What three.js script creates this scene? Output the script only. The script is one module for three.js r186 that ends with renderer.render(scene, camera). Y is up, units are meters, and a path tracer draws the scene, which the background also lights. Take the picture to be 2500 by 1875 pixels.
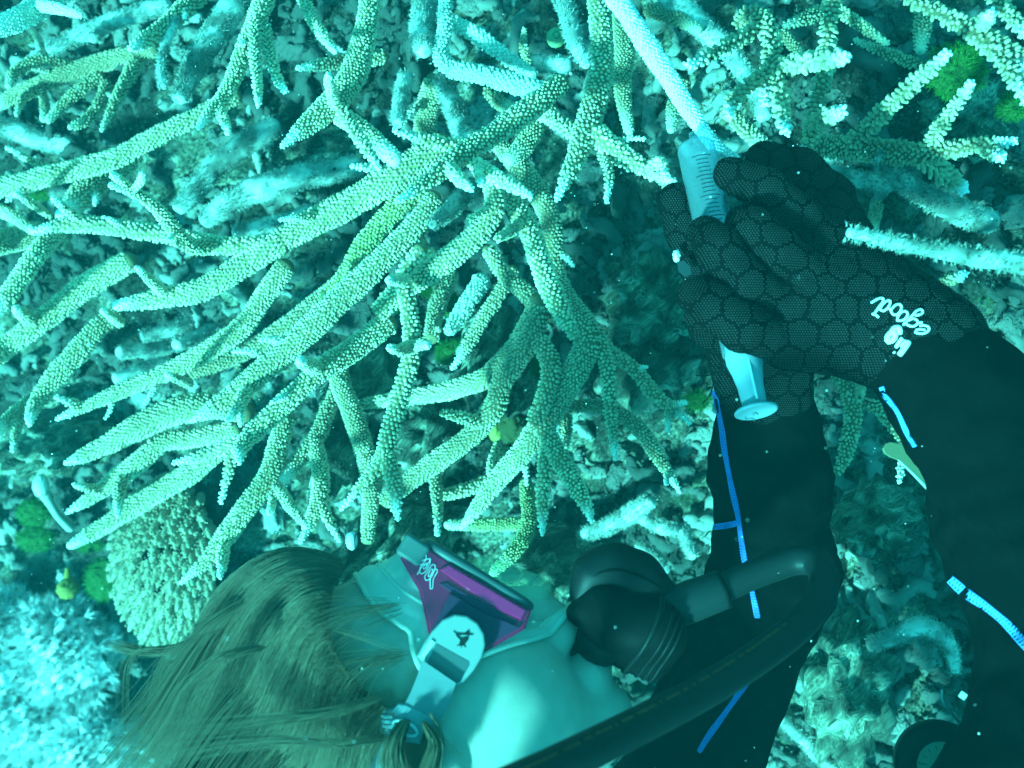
import * as THREE from 'three';
import { mergeGeometries, mergeVertices } from 'three/addons/utils/BufferGeometryUtils.js';
import { RoundedBoxGeometry } from 'three/addons/geometries/RoundedBoxGeometry.js';
import { createNoise3D, createNoise4D } from 'simplex-noise';

// ---------------------------------------------------------------- camera
// Seafloor is the plane y = 0. The camera floats 1.2 m above it, looks steeply down and is rolled, as the photograph is.
const EYE_HEIGHT = 1.2, FOCAL = 2723;                    // FOCAL in pixels of the 2500 x 1875 photograph
const V = (x, y, z) => new THREE.Vector3(x, y, z);
const UP = V(-0.35, -0.30, 0.887).normalize();           // world up as the camera sees it
const AX = V(1, 0, 0).addScaledVector(UP, -UP.x).normalize(), AZ = AX.clone().cross(UP);
const TURN = new THREE.Matrix4().set(AX.x, AX.y, AX.z, 0, UP.x, UP.y, UP.z, 0, AZ.x, AZ.y, AZ.z, 0, 0, 0, 0, 1);
const EYE = V(0, EYE_HEIGHT, 0);
const camera = new THREE.PerspectiveCamera(2 * Math.atan(937.5 / FOCAL) * 180 / Math.PI, 4 / 3, 0.02, 60);
camera.position.copy(EYE);
camera.quaternion.setFromRotationMatrix(TURN);
camera.focus = 0.95;
camera.userData.fStop = 7.5;

// ---------------------------------------------------------------- light: sunlight and skylight already filtered by the water above
const scene = new THREE.Scene();
const SUN_DIR = V(-0.54, -0.56, 0.62).applyMatrix4(TURN).normalize();   // towards the sun
const sun = new THREE.DirectionalLight(new THREE.Color().setRGB(0.125, 1.0, 0.95), 5);
sun.position.copy(SUN_DIR).multiplyScalar(6);
sun.castShadow = true; sun.shadow.radius = 9; sun.shadow.mapSize.set(4096, 4096);
Object.assign(sun.shadow.camera, { left: -2.5, right: 2.5, top: 2.5, bottom: -2.5, near: 0.5, far: 14 });
scene.add(sun, sun.target);
{
  const w = 64, h = 32, d = new Float32Array(w * h * 4);
  for (let j = 0; j < h; j++) for (let i = 0; i < w; i++) {
    const up = Math.sin(((j + 0.5) / h - 0.5) * Math.PI), k = up > 0 ? 0.35 + 0.65 * up : 0.35, o = (j * w + i) * 4;
    d[o] = 0.016 * k; d[o + 1] = 0.48 * k; d[o + 2] = 0.57 * k; d[o + 3] = 1;
  }
  const sky = new THREE.DataTexture(d, w, h, THREE.RGBAFormat, THREE.FloatType);
  sky.mapping = THREE.EquirectangularReflectionMapping; sky.magFilter = THREE.LinearFilter; sky.needsUpdate = true;
  scene.background = sky; scene.environment = sky;
}
scene.fog = new THREE.FogExp2(new THREE.Color().setRGB(0.03, 0.93, 0.95), 0.026);
const renderer = new THREE.WebGLRenderer({ antialias: true });
renderer.setSize(1024, 768);
renderer.toneMapping = THREE.LinearToneMapping;
renderer.toneMappingExposure = 3.65;
renderer.shadowMap.enabled = true;

// ---------------------------------------------------------------- helpers
let seed = 7;
const rnd = () => { seed = (seed + 0x6d2b79f5) | 0; let t = Math.imul(seed ^ (seed >>> 15), 1 | seed); t = (t + Math.imul(t ^ (t >>> 7), 61 | t)) ^ t; return ((t ^ (t >>> 14)) >>> 0) / 4294967296; };
const rr = (a, b) => a + (b - a) * rnd();
const gauss = () => (rnd() + rnd() + rnd() - 1.5) * 1.15;
const noise3 = createNoise3D(rnd);
const fbm = (x, y, z, o = 4) => { let s = 0, a = 0.5; for (let i = 0; i < o; i++, a *= 0.5, x *= 2.03, y *= 2.03, z *= 2.03) s += a * noise3(x + i * 7.1, y, z); return s; };
const clamp = THREE.MathUtils.clamp, lerp = THREE.MathUtils.lerp, smooth = THREE.MathUtils.smoothstep;
const RGB = (r, g, b) => new THREE.Color().setRGB(r, g, b);
const dirOf = (px, py) => V((px - 1250) / FOCAL, (937.5 - py) / FOCAL, -1).applyMatrix4(TURN);
const at = (px, py, depth) => dirOf(px, py).multiplyScalar(depth).add(EYE);               // a point of the place by sighting and distance
const onH = (px, py, h) => { const d = dirOf(px, py); return d.multiplyScalar((h - EYE_HEIGHT) / d.y).add(EYE); };   // the same by height above the seafloor
const depthOf = (p) => { const q = p.clone().sub(EYE); return -q.dot(V(0, 0, 1).applyMatrix4(TURN)); };
const CAM_X = V(1, 0, 0).applyMatrix4(TURN), CAM_Y = V(0, 1, 0).applyMatrix4(TURN), CAM_Z = V(0, 0, 1).applyMatrix4(TURN);
// zoomed sections of the photograph in which positions were read
const SECTION = { A: [0, 0], B: [800, 0], C: [1600, 0], D: [0, 600], E: [800, 600], F: [1600, 600], G: [0, 1200], H: [800, 1200], I: [1600, 1200] }, ZOOM = 900 / 2212;
const sec = (k, x, y) => [SECTION[k][0] + x * ZOOM, SECTION[k][1] + y * ZOOM];

const used = new Map();
const numbered = (n) => { const k = used.get(n) ?? 0; used.set(n, k + 1); return k ? `${n}_${String(k).padStart(3, '0')}` : n; };
const shade = (o) => { o.castShadow = true; o.receiveShadow = true; return o; };
function thing(name, label, category, pos = V(0, 0, 0), group) {
  const o = new THREE.Group(); o.name = numbered(name); o.position.copy(pos); o.userData = { label, category };
  if (group) o.userData.group = group;
  scene.add(o); return o;
}
// a named mesh under parent; vertices are given in world metres and stored relative to the thing's base
function part(name, geo, mat, parent, label) {
  const base = parent.userData.base ?? parent.position;
  geo.translate(-base.x, -base.y, -base.z);
  const m = shade(new THREE.Mesh(geo, mat)); m.name = name; m.userData.base = base;
  if (label) m.userData.label = label;
  parent.add(m); return m;
}
const std = (r, g, b, rough = 0.8, more = {}) => new THREE.MeshStandardMaterial({ color: RGB(r, g, b), roughness: rough, ...more });
const phys = (r, g, b, rough, more = {}) => new THREE.MeshPhysicalMaterial({ color: RGB(r, g, b), roughness: rough, specularIntensity: 0.3, ...more });   // under water surfaces mirror little

// swept tube: points with radii, closed round ends, optional noise and vertex colours
function tube(pts, rad, { radial = 12, step = 0.006, tip = 1, rough = 0, freq = 40, color = null, flat = 1 } = {}) {
  const curve = new THREE.CatmullRomCurve3(pts, false, 'centripetal'), L = curve.getLength(), n = Math.max(4, Math.round(L / step));
  const pos = [], nor = [], col = [], uv = [], idx = [], rings = [];
  const radAt = (t) => { const f = t * (rad.length - 1), i = Math.min(rad.length - 2, Math.floor(f)); return lerp(rad[i], rad[i + 1], f - i); };
  // radii are given per control point: find their arc positions
  const us = pts.map((_, i) => i / (pts.length - 1));
  const lens = curve.getLengths(400), arcOf = (u) => lens[Math.round(u * 400)] / lens[400];
  const arcs = us.map(arcOf);
  const radArc = (s) => { let i = 0; while (i < arcs.length - 2 && s > arcs[i + 1]) i++; return lerp(rad[i], rad[i + 1], clamp((s - arcs[i]) / Math.max(1e-6, arcs[i + 1] - arcs[i]), 0, 1)); };
  let N = null, T0 = null;
  const list = [];
  for (let i = 0; i <= n; i++) list.push(i / n);
  for (const s of list) {
    const P = curve.getPointAt(s), T = curve.getTangentAt(s);
    if (!N) { N = Math.abs(T.y) < 0.9 ? V(0, 1, 0) : V(1, 0, 0); N.addScaledVector(T, -N.dot(T)).normalize(); } else { N.addScaledVector(T, -N.dot(T)).normalize(); }
    rings.push({ P, T, N: N.clone(), B: T.clone().cross(N), r: radArc(s), s: s * L });
  }
  const R0 = rings[0], R1 = rings[rings.length - 1], cap = [];
  for (const a of [0.35, 0.7, 0.93]) cap.push(a);
  const all = [];
  for (const a of [...cap].reverse()) all.push({ ...R0, P: R0.P.clone().addScaledVector(R0.T, -R0.r * a * 0.7), r: R0.r * Math.sqrt(1 - a * a), s: 0 });
  all.push(...rings);
  for (const a of cap) all.push({ ...R1, P: R1.P.clone().addScaledVector(R1.T, R1.r * a * tip), r: R1.r * Math.sqrt(1 - a * a), s: L });
  all.forEach((q, i) => {
    for (let j = 0; j <= radial; j++) {
      const a = (j % radial) / radial * Math.PI * 2, d = q.N.clone().multiplyScalar(Math.cos(a)).addScaledVector(q.B, Math.sin(a) * flat);
      let r = q.r;
      if (rough) { const c = q.P.clone().addScaledVector(d, q.r); r *= 1 + rough * fbm(c.x * freq, c.y * freq, c.z * freq, 3); }
      const p = q.P.clone().addScaledVector(d, r);
      pos.push(p.x, p.y, p.z); uv.push(j / radial * q.r * 6.28, q.s);
      if (color) { const k = color(p, q.s / L, L); col.push(k[0], k[1], k[2]); }
    }
    if (i) for (let j = 0; j < radial; j++) { const a = (i - 1) * (radial + 1) + j, b = a + radial + 1; idx.push(a, a + 1, b, b, a + 1, b + 1); }
  });
  const c0 = pos.length / 3, e0 = all[0].P.clone().addScaledVector(R0.T, -R0.r * 0.05), e1 = all[all.length - 1].P.clone().addScaledVector(R1.T, R1.r * 0.05 * tip);
  for (const e of [e0, e1]) { pos.push(e.x, e.y, e.z); uv.push(0, 0); if (color) { const k = color(e, e === e0 ? 0 : 1, L); col.push(k[0], k[1], k[2]); } }
  const last = (all.length - 1) * (radial + 1);
  for (let j = 0; j < radial; j++) { idx.push(c0, j + 1, j, c0 + 1, last + j, last + j + 1); }
  const g = new THREE.BufferGeometry();
  g.setAttribute('position', new THREE.Float32BufferAttribute(pos, 3)); g.setAttribute('uv', new THREE.Float32BufferAttribute(uv, 2));
  if (color) g.setAttribute('color', new THREE.Float32BufferAttribute(col, 3));
  g.setIndex(idx); g.computeVertexNormals();
  // average the seam's normals
  const na = g.attributes.normal;
  for (let i = 0; i < all.length; i++) { const a = i * (radial + 1), b = a + radial; const x = V(na.getX(a) + na.getX(b), na.getY(a) + na.getY(b), na.getZ(a) + na.getZ(b)).normalize(); na.setXYZ(a, x.x, x.y, x.z); na.setXYZ(b, x.x, x.y, x.z); }
  g.userData = { rings, L };
  return g;
}
function instances(name, geo, mat, list, parent) {     // list of {m: Matrix4 in world metres, c: Color}
  const base = parent.userData.base ?? parent.position, o = shade(new THREE.InstancedMesh(geo, mat, list.length)), shift = new THREE.Matrix4().makeTranslation(-base.x, -base.y, -base.z), m = new THREE.Matrix4();
  list.forEach((e, i) => { o.setMatrixAt(i, m.multiplyMatrices(shift, e.m)); o.setColorAt(i, e.c); });
  o.name = name; o.userData.kind = 'stuff'; o.userData.base = base;
  parent.add(o); return o;
}
const QUAT = new THREE.Quaternion(), YAX = V(0, 1, 0);
const placed = (p, dir, sx, sy = sx, sz = sx, spin = rr(0, 6.28)) => { const q = new THREE.Quaternion().setFromUnitVectors(YAX, dir).multiply(QUAT.setFromAxisAngle(YAX, spin)); return new THREE.Matrix4().compose(p, q, V(sx, sy, sz)); };

// mesh of a distance field by surface nets; normals from the field
function meshField(f, lo, hi, cell, color) {
  const nx = Math.ceil((hi.x - lo.x) / cell) + 1, ny = Math.ceil((hi.y - lo.y) / cell) + 1, nz = Math.ceil((hi.z - lo.z) / cell) + 1;
  const g = new Float32Array(nx * ny * nz), id = (i, j, k) => i + nx * (j + ny * k);
  for (let k = 0; k < nz; k++) for (let j = 0; j < ny; j++) for (let i = 0; i < nx; ) {
    const d = f(lo.x + i * cell, lo.y + j * cell, lo.z + k * cell), skip = Math.abs(d) > 5 * cell ? Math.min(nx - i, Math.floor(Math.abs(d) * 0.55 / cell)) : 1;
    for (let s = 0; s < Math.max(1, skip); s++) g[id(i + s, j, k)] = d;
    i += Math.max(1, skip);
  }
  const vert = new Int32Array(nx * ny * nz).fill(-1), pos = [], idx = [];
  const C = [[0, 0, 0], [1, 0, 0], [0, 1, 0], [1, 1, 0], [0, 0, 1], [1, 0, 1], [0, 1, 1], [1, 1, 1]], E = [[0, 1], [2, 3], [4, 5], [6, 7], [0, 2], [1, 3], [4, 6], [5, 7], [0, 4], [1, 5], [2, 6], [3, 7]];
  for (let k = 0; k < nz - 1; k++) for (let j = 0; j < ny - 1; j++) for (let i = 0; i < nx - 1; i++) {
    const v = C.map((c) => g[id(i + c[0], j + c[1], k + c[2])]);
    let neg = 0; for (const x of v) if (x < 0) neg++;
    if (neg === 0 || neg === 8) continue;
    let x = 0, y = 0, z = 0, n = 0;
    for (const [a, b] of E) if ((v[a] < 0) !== (v[b] < 0)) { const t = v[a] / (v[a] - v[b]); x += C[a][0] + t * (C[b][0] - C[a][0]); y += C[a][1] + t * (C[b][1] - C[a][1]); z += C[a][2] + t * (C[b][2] - C[a][2]); n++; }
    vert[id(i, j, k)] = pos.length / 3;
    pos.push(lo.x + (i + x / n) * cell, lo.y + (j + y / n) * cell, lo.z + (k + z / n) * cell);
  }
  const quad = (a, b, c, d, flip) => { if (Math.min(a, b, c, d) < 0) return; flip ? idx.push(a, c, b, a, d, c) : idx.push(a, b, c, a, c, d); };
  for (let k = 1; k < nz - 1; k++) for (let j = 1; j < ny - 1; j++) for (let i = 1; i < nx - 1; i++) {
    const s = g[id(i, j, k)] < 0;
    if (s !== g[id(i + 1, j, k)] < 0) quad(vert[id(i, j - 1, k - 1)], vert[id(i, j, k - 1)], vert[id(i, j, k)], vert[id(i, j - 1, k)], !s);
    if (s !== g[id(i, j + 1, k)] < 0) quad(vert[id(i - 1, j, k - 1)], vert[id(i - 1, j, k)], vert[id(i, j, k)], vert[id(i, j, k - 1)], !s);
    if (s !== g[id(i, j, k + 1)] < 0) quad(vert[id(i - 1, j - 1, k)], vert[id(i, j - 1, k)], vert[id(i, j, k)], vert[id(i - 1, j, k)], !s);
  }
  const geo = new THREE.BufferGeometry(), e = cell * 0.6, nor = new Float32Array(pos.length), uv = new Float32Array(pos.length / 3 * 2);
  for (let i = 0; i < pos.length; i += 3) {
    const [x, y, z] = [pos[i], pos[i + 1], pos[i + 2]];
    const n = V(f(x + e, y, z) - f(x - e, y, z), f(x, y + e, z) - f(x, y - e, z), f(x, y, z + e) - f(x, y, z - e)).normalize();
    nor[i] = n.x; nor[i + 1] = n.y; nor[i + 2] = n.z;
    const d = V(x, y, z); uv[i / 3 * 2] = d.dot(CAM_X); uv[i / 3 * 2 + 1] = d.dot(CAM_Y);
  }
  geo.setAttribute('position', new THREE.Float32BufferAttribute(pos, 3)); geo.setAttribute('normal', new THREE.BufferAttribute(nor, 3)); geo.setAttribute('uv', new THREE.BufferAttribute(uv, 2));
  if (color) { const c = new Float32Array(pos.length); for (let i = 0; i < pos.length; i += 3) { const k = color(pos[i], pos[i + 1], pos[i + 2]); c[i] = k[0]; c[i + 1] = k[1]; c[i + 2] = k[2]; } geo.setAttribute('color', new THREE.BufferAttribute(c, 3)); }
  geo.setIndex(idx);
  return geo;
}
const smin = (a, b, k) => { const h = Math.max(k - Math.abs(a - b), 0) / k; return Math.min(a, b) - h * h * k * 0.25; };
// tapered capsule between two points
function capsule(ax, ay, az, ra, bx, by, bz, rb) {
  const dx = bx - ax, dy = by - ay, dz = bz - az, L2 = dx * dx + dy * dy + dz * dz || 1e-9;
  return (x, y, z) => { const t = Math.min(1, Math.max(0, ((x - ax) * dx + (y - ay) * dy + (z - az) * dz) / L2)); return Math.hypot(x - ax - t * dx, y - ay - t * dy, z - az - t * dz) - (ra + t * (rb - ra)); };
}
const cap3 = (a, ra, b, rb) => capsule(a.x, a.y, a.z, ra, b.x, b.y, b.z, rb);
const joined = (list, k) => (x, y, z) => { let d = 1e9; for (const f of list) d = smin(d, f(x, y, z), k); return d; };
// where a sight line meets a field
function meet(f, px, py, from = 0.3, to = 1.8) {
  const d = dirOf(px, py); let t = from;
  for (let i = 0; i < 120 && t < to; i++) { const p = EYE.clone().addScaledVector(d, t), v = f(p.x, p.y, p.z); if (v < 0.0003) return p; t += Math.max(0.0004, v * 0.7); }
  return null;
}

// ---------------------------------------------------------------- seafloor
const floorY = (x, z) => 0.075 * fbm(x * 2.1 + 3, 0.3, z * 2.1, 3) + 0.035 * fbm(x * 9, 4.2, z * 9, 4) + 0.012 * fbm(x * 38, 9.2, z * 38, 3);
function speckle(size, fn) {
  const d = new Uint8Array(size * size * 4);
  for (let j = 0; j < size; j++) for (let i = 0; i < size; i++) {
    const a = i / size * Math.PI * 2, b = j / size * Math.PI * 2, c = fn(Math.cos(a), Math.sin(a), Math.cos(b), Math.sin(b)), o = (j * size + i) * 4;
    d[o] = c[0] * 255; d[o + 1] = c[1] * 255; d[o + 2] = c[2] * 255; d[o + 3] = 255;
  }
  const t = new THREE.DataTexture(d, size, size); t.wrapS = t.wrapT = THREE.RepeatWrapping; t.magFilter = THREE.LinearFilter; t.needsUpdate = true;
  return t;
}
// periodic mottling: noise sampled on two circles
const noise4 = createNoise4D(rnd), fbm4 = (x, y, z, w, o) => { let s = 0, a = 0.5; for (let i = 0; i < o; i++, a *= 0.5, x *= 2, y *= 2, z *= 2, w *= 2) s += a * noise4(x, y, z, w); return s; };
const turfTex = speckle(768, (a, b, c, d) => {
  const n = fbm4(a * 1.6, b * 1.6, c * 1.6, d * 1.6, 6), m = fbm4(a * 14, b * 14, c * 14, d * 14, 3), k = clamp(0.5 + n * 0.8 + m * 0.8, 0, 1);
  return [lerp(0.22, 1, k), lerp(0.27, 1, k), lerp(0.2, 0.95, k)];
});
turfTex.colorSpace = THREE.SRGBColorSpace;
const reliefTex = speckle(768, (a, b, c, d) => { const m = 0.5 + 0.6 * fbm4(a * 9, b * 9, c * 9, d * 9, 5); return [clamp(m, 0, 1), clamp(m, 0, 1), clamp(m, 0, 1)]; });
{
  const n = 430, pos = [], col = [], uv = [], idx = [], warp = (u) => 1.45 * u + 1.6 * Math.sign(u) * Math.pow(Math.abs(u), 9), cx = -0.05, cz = onH(1250, 900, 0).z;
  for (let j = 0; j <= n; j++) for (let i = 0; i <= n; i++) {
    const x = cx + warp(i / n * 2 - 1), z = cz + warp(j / n * 2 - 1), y = floorY(x, z);
    pos.push(x, y, z); uv.push(x / 0.62, z / 0.62);
    const p = fbm(x * 5.5 + 2, 7.7, z * 5.5, 4), q = fbm(x * 16, 3.3, z * 16, 3), k = smooth(p + 0.45 * q, -0.12, 0.30), g = smooth(fbm(x * 7 + 9, 1.1, z * 7, 3), 0.3, 0.5);
    col.push(lerp(lerp(0.035, 0.34, k), 0.05, g * 0.5), lerp(lerp(0.045, 0.35, k), 0.13, g * 0.5), lerp(lerp(0.036, 0.30, k), 0.04, g * 0.5));
    if (i && j) { const d = j * (n + 1) + i; idx.push(d - n - 2, d - 1, d - n - 1, d - n - 1, d - 1, d); }
  }
  const g = new THREE.BufferGeometry();
  g.setAttribute('position', new THREE.Float32BufferAttribute(pos, 3)); g.setAttribute('color', new THREE.Float32BufferAttribute(col, 3)); g.setAttribute('uv', new THREE.Float32BufferAttribute(uv, 2));
  g.setIndex(idx); g.computeVertexNormals();
  const m = shade(new THREE.Mesh(g, new THREE.MeshStandardMaterial({ vertexColors: true, map: turfTex, bumpMap: reliefTex, bumpScale: 0.006, roughness: 0.95 })));
  m.name = 'seafloor'; m.userData = { kind: 'structure', label: 'mottled reef floor of rock, sand and algal turf' };
  scene.add(m);
}

// ---------------------------------------------------------------- corals
// one corallite: a little rounded cup standing out of the branch
const corallite = new THREE.LatheGeometry([[1.02, -0.3], [0.98, 0.35], [0.82, 0.85], [0.5, 1.12], [0, 1.12]].map(([x, y]) => new THREE.Vector2(x, y)), 7);
const coralliteMat = new THREE.MeshStandardMaterial({ roughness: 0.85 });
const skinMat = new THREE.MeshStandardMaterial({ vertexColors: true, roughness: 0.9, bumpMap: reliefTex, bumpScale: 0.0015 });
const fuzzMat = new THREE.MeshStandardMaterial({ roughness: 1, side: THREE.DoubleSide });
// one tuft of turf algae: five thin bent blades
const tuft = (() => {
  const pos = [], idx = [];
  for (let k = 0; k < 5; k++) {
    const a = k * 1.256 + 0.3, c = Math.cos(a), s = Math.sin(a), w = 0.13, b = pos.length / 3, lean = 0.35 + 0.12 * k;
    pos.push(-s * w, -0.1, c * w, s * w, -0.1, -c * w, c * lean * 0.35 - s * w * 0.7, 0.55, s * lean * 0.35 + c * w * 0.7, c * lean * 0.35 + s * w * 0.7, 0.55, s * lean * 0.35 - c * w * 0.7, c * lean, 1 + 0.1 * k, s * lean);
    idx.push(b, b + 1, b + 2, b + 2, b + 1, b + 3, b + 2, b + 3, b + 4);
  }
  const g = new THREE.BufferGeometry(); g.setAttribute('position', new THREE.Float32BufferAttribute(pos, 3)); g.setIndex(idx); g.computeVertexNormals(); return g;
})();
const KIND = {
  live: { base: [0.20, 0.155, 0.08], bump: [0.60, 0.49, 0.33], tip: [0.80, 0.80, 0.70], size: 1 },
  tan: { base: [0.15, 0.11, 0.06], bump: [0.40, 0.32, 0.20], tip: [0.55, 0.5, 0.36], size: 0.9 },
  spiky: { base: [0.14, 0.10, 0.05], bump: [0.44, 0.345, 0.22], tip: [0.85, 0.85, 0.85], size: 1.25, long: 1.5 },
  pale: { base: [0.50, 0.52, 0.44], bump: [0.62, 0.64, 0.55], tip: [0.7, 0.7, 0.62], size: 0.9 },
  white: { base: [0.86, 0.84, 0.84], bump: [0.9, 0.88, 0.88], tip: [0.8, 0.76, 0.55], size: 0.75 },
  yellow: { base: [0.26, 0.23, 0.09], bump: [0.58, 0.54, 0.27], tip: [0.7, 0.7, 0.5], size: 0.9 },
};
let coralCount = 0;
function coral(label, kind, rows, opt = {}) {
  const dead = kind === 'dead' || kind === 'chalk', K = KIND[kind] ?? KIND.live, known = [];
  let t = null;
  // short side spurs budding from a branch
  const extra = [];
  const spurs = (rings, L) => { const n = L > 0.30 ? 2 : L > 0.14 ? 1 : rnd() < 0.3 ? 1 : 0; for (let i = 0; i < n; i++) { const q = rings[Math.floor(rings.length * rr(0.15, 0.85))], a = rr(0, 6.283), d = q.N.clone().multiplyScalar(Math.cos(a)).addScaledVector(q.B, Math.sin(a)); if (d.dot(CAM_Z) < -0.2 || q.r < 0.006) continue; const len = q.r * rr(1.8, 3.6), e = q.T.clone().multiplyScalar(0.75).add(d).addScaledVector(V(0, 1, 0), 0.3).normalize(); extra.push([q.P.clone().addScaledVector(d, q.r * 0.3), q.P.clone().addScaledVector(d, q.r * 0.7).addScaledVector(e, len * 0.55), q.P.clone().addScaledVector(d, q.r * 0.8).addScaledVector(e, len).addScaledVector(q.T, len * 0.15)].concat([q.r * 0.50])); } };
  const todo = rows.map((r) => r);
  for (let at0 = 0; at0 < todo.length || extra.length; at0++) {
    const spur = at0 >= todo.length ? extra.shift() : null, [k, h0, h1, ...v] = spur ? ['A', 0, 0, 0, 0, 0] : todo[at0];
    const n = spur ? 3 : v.length / 3, pts = spur ? spur.slice(0, 3) : [], rad = spur ? [spur[3], spur[3] * 0.85, spur[3] * 0.42] : [];
    if (!spur) {
    const first = sec(k, v[0], v[1]);
    let a = h0;
    if (a === null) { let best = 1e9; for (const q of known) { const d = Math.hypot(q[0] - first[0], q[1] - first[1]); if (d < best) { best = d; a = q[2]; } } }
    const b = h1 ?? a;
    for (let i = 0; i < n; i++) {
      const [px, py] = sec(k, v[3 * i], v[3 * i + 1]), h = lerp(a, b, n > 1 ? i / (n - 1) : 0), p = onH(px, py, h);
      pts.push(p); rad.push(v[3 * i + 2] * (opt.slim ?? 0.84) * ZOOM / FOCAL * depthOf(p)); known.push([px, py, h]);
    }
    for (let i = 0; i + 1 < n; i++) { const A = sec(k, v[3 * i], v[3 * i + 1]), B = sec(k, v[3 * i + 3], v[3 * i + 4]); for (const f of [0.25, 0.5, 0.75]) known.push([lerp(A[0], B[0], f), lerp(A[1], B[1], f), lerp(a, b, (i + f) / (n - 1))]); }
    }
    if (!t) {
      const g = { live: 'living staghorn corals', tan: 'tan staghorn corals', spiky: 'spiky staghorn corals', dead: 'dead turf-covered corals', chalk: 'dead turf-covered corals' }[kind] ?? 'pale staghorn corals';
      t = thing(opt.name ?? (dead ? 'dead_coral_branch' : 'staghorn_coral'), label, 'coral', pts[0], g);
    }
    const tipped = rad[n - 1] < 0.0125 && !opt.noTip, ph = coralCount++ * 3.7;
    const tone = 1 + 0.18 * gauss();
    if (dead) {
      const bright = kind === 'chalk';
      const geo = tube(pts, rad.map((r) => r * 0.93), { radial: 16, step: 0.006, rough: 0.34, freq: 30, tip: 0.6, color: (p) => { const q = smooth(fbm(p.x * 26, p.y * 26, p.z * 26, 3), -0.25, 0.35); return bright ? [lerp(0.2, 0.62, q), lerp(0.22, 0.64, q), lerp(0.2, 0.58, q)] : [lerp(0.12, 0.48, q), lerp(0.14, 0.51, q), lerp(0.12, 0.46, q)]; } });
      const m = part('branch', geo, skinMat, t), list = [], { rings, L } = geo.userData;
      const area = L * 6.28 * rad.reduce((x, y) => x + y, 0) / n, count = Math.min(4500, Math.round(area / 0.0000058));
      for (let i = 0; i < count; i++) {
        const q = rings[Math.floor(rnd() * rings.length)], a2 = rr(0, 6.283), d = q.N.clone().multiplyScalar(Math.cos(a2)).addScaledVector(q.B, Math.sin(a2));
        if (d.dot(CAM_Z) < -0.4) continue;
        const p = q.P.clone().addScaledVector(d, q.r * 0.96).addScaledVector(q.T, rr(-0.004, 0.004)), w = fbm(p.x * 26, p.y * 26, p.z * 26, 3);
        const s = rr(0.0012, 0.0027), k2 = clamp(0.35 + 0.45 * w + 0.25 * gauss() + (bright ? 0.2 : 0), 0, 1);
        d.add(V(rr(-0.6, 0.6), rr(-0.6, 0.6), rr(-0.6, 0.6))).normalize();
        list.push({ m: placed(p, d, s, s * rr(0.7, 1.7), s), c: RGB(lerp(0.10, 0.60, k2), lerp(0.13, 0.63, k2), lerp(0.10, 0.56, k2)) });
      }
      instances('turf', tuft, fuzzMat, list, m);
      continue;
    }
    const d = 0.0043 * (K.size ?? 1) * rr(0.82, 1.18), bh = d * 0.42 * (K.long ?? 1);
    const col = (s, L) => { const tt = tipped ? smooth(s * L, L - 0.030, L - 0.004) : 0; return tt; };
    const geo = tube(pts, rad.map((r) => Math.max(r * 0.55, r - bh * 1.05)), {
      radial: 14, step: 0.006, rough: 0.14, freq: 18, tip: tipped ? 0.9 : 0.4,
      color: (p, s, L) => { const w = col(s, L), q = 1 + 0.4 * fbm(p.x * 14, p.y * 14, p.z * 14, 2); return [0, 1, 2].map((c) => lerp(K.base[c] * q * tone, K.tip[c], w)); },
    });
    const m = part('branch', geo, skinMat, t), list = [], { rings, L } = geo.userData;
    const rowN = Math.max(3, Math.floor((L + 0.3 * rad[n - 1]) / (d * 0.86)));
    for (let j = 0; j < rowN; j++) {
      const s = (j + 0.5) / rowN, q = rings[Math.min(rings.length - 1, Math.round(s * (rings.length - 1)))], r = q.r, c = Math.max(5, Math.round(6.283 * (r + bh * 0.4) / d));
      const P = q.P.clone().addScaledVector(q.T, (s - Math.round(s * (rings.length - 1)) / (rings.length - 1)) * L);
      for (let i = 0; i < c; i++) {
        const an = ((i + (j % 2) * 0.5 + rr(-0.22, 0.22)) / c) * 6.283 + ph, dir = q.N.clone().multiplyScalar(Math.cos(an)).addScaledVector(q.B, Math.sin(an));
        if (dir.dot(CAM_Z) < -0.45) continue;
        let p = P.clone().addScaledVector(dir, r).addScaledVector(q.T, rr(-0.2, 0.2) * d);
        p.addScaledVector(dir, r * 0.14 * fbm(p.x * 18, p.y * 18, p.z * 18, 3));
        const tt = col(s, L), z = d * 0.345 * rr(0.72, 1.2) * (1 - 0.25 * tt), v = tone * (1 + 0.22 * gauss()) * (1 + 0.55 * fbm(p.x * 11 + 5, p.y * 11, p.z * 11, 3));
        dir.addScaledVector(q.T, 0.55).normalize();
        list.push({ m: placed(p, dir, z, z * rr(1.0, 1.6) * (K.long ?? 1), z), c: RGB(...[0, 1, 2].map((k2) => clamp(lerp(K.bump[k2] * v, K.tip[k2], tt), 0.02, 0.92))) });
      }
    }
    instances('corallites', corallite, coralliteMat, list, m);
    if (!spur && kind !== 'white' && kind !== 'pale') spurs(rings, L);
  }
  return t;
}

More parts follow.
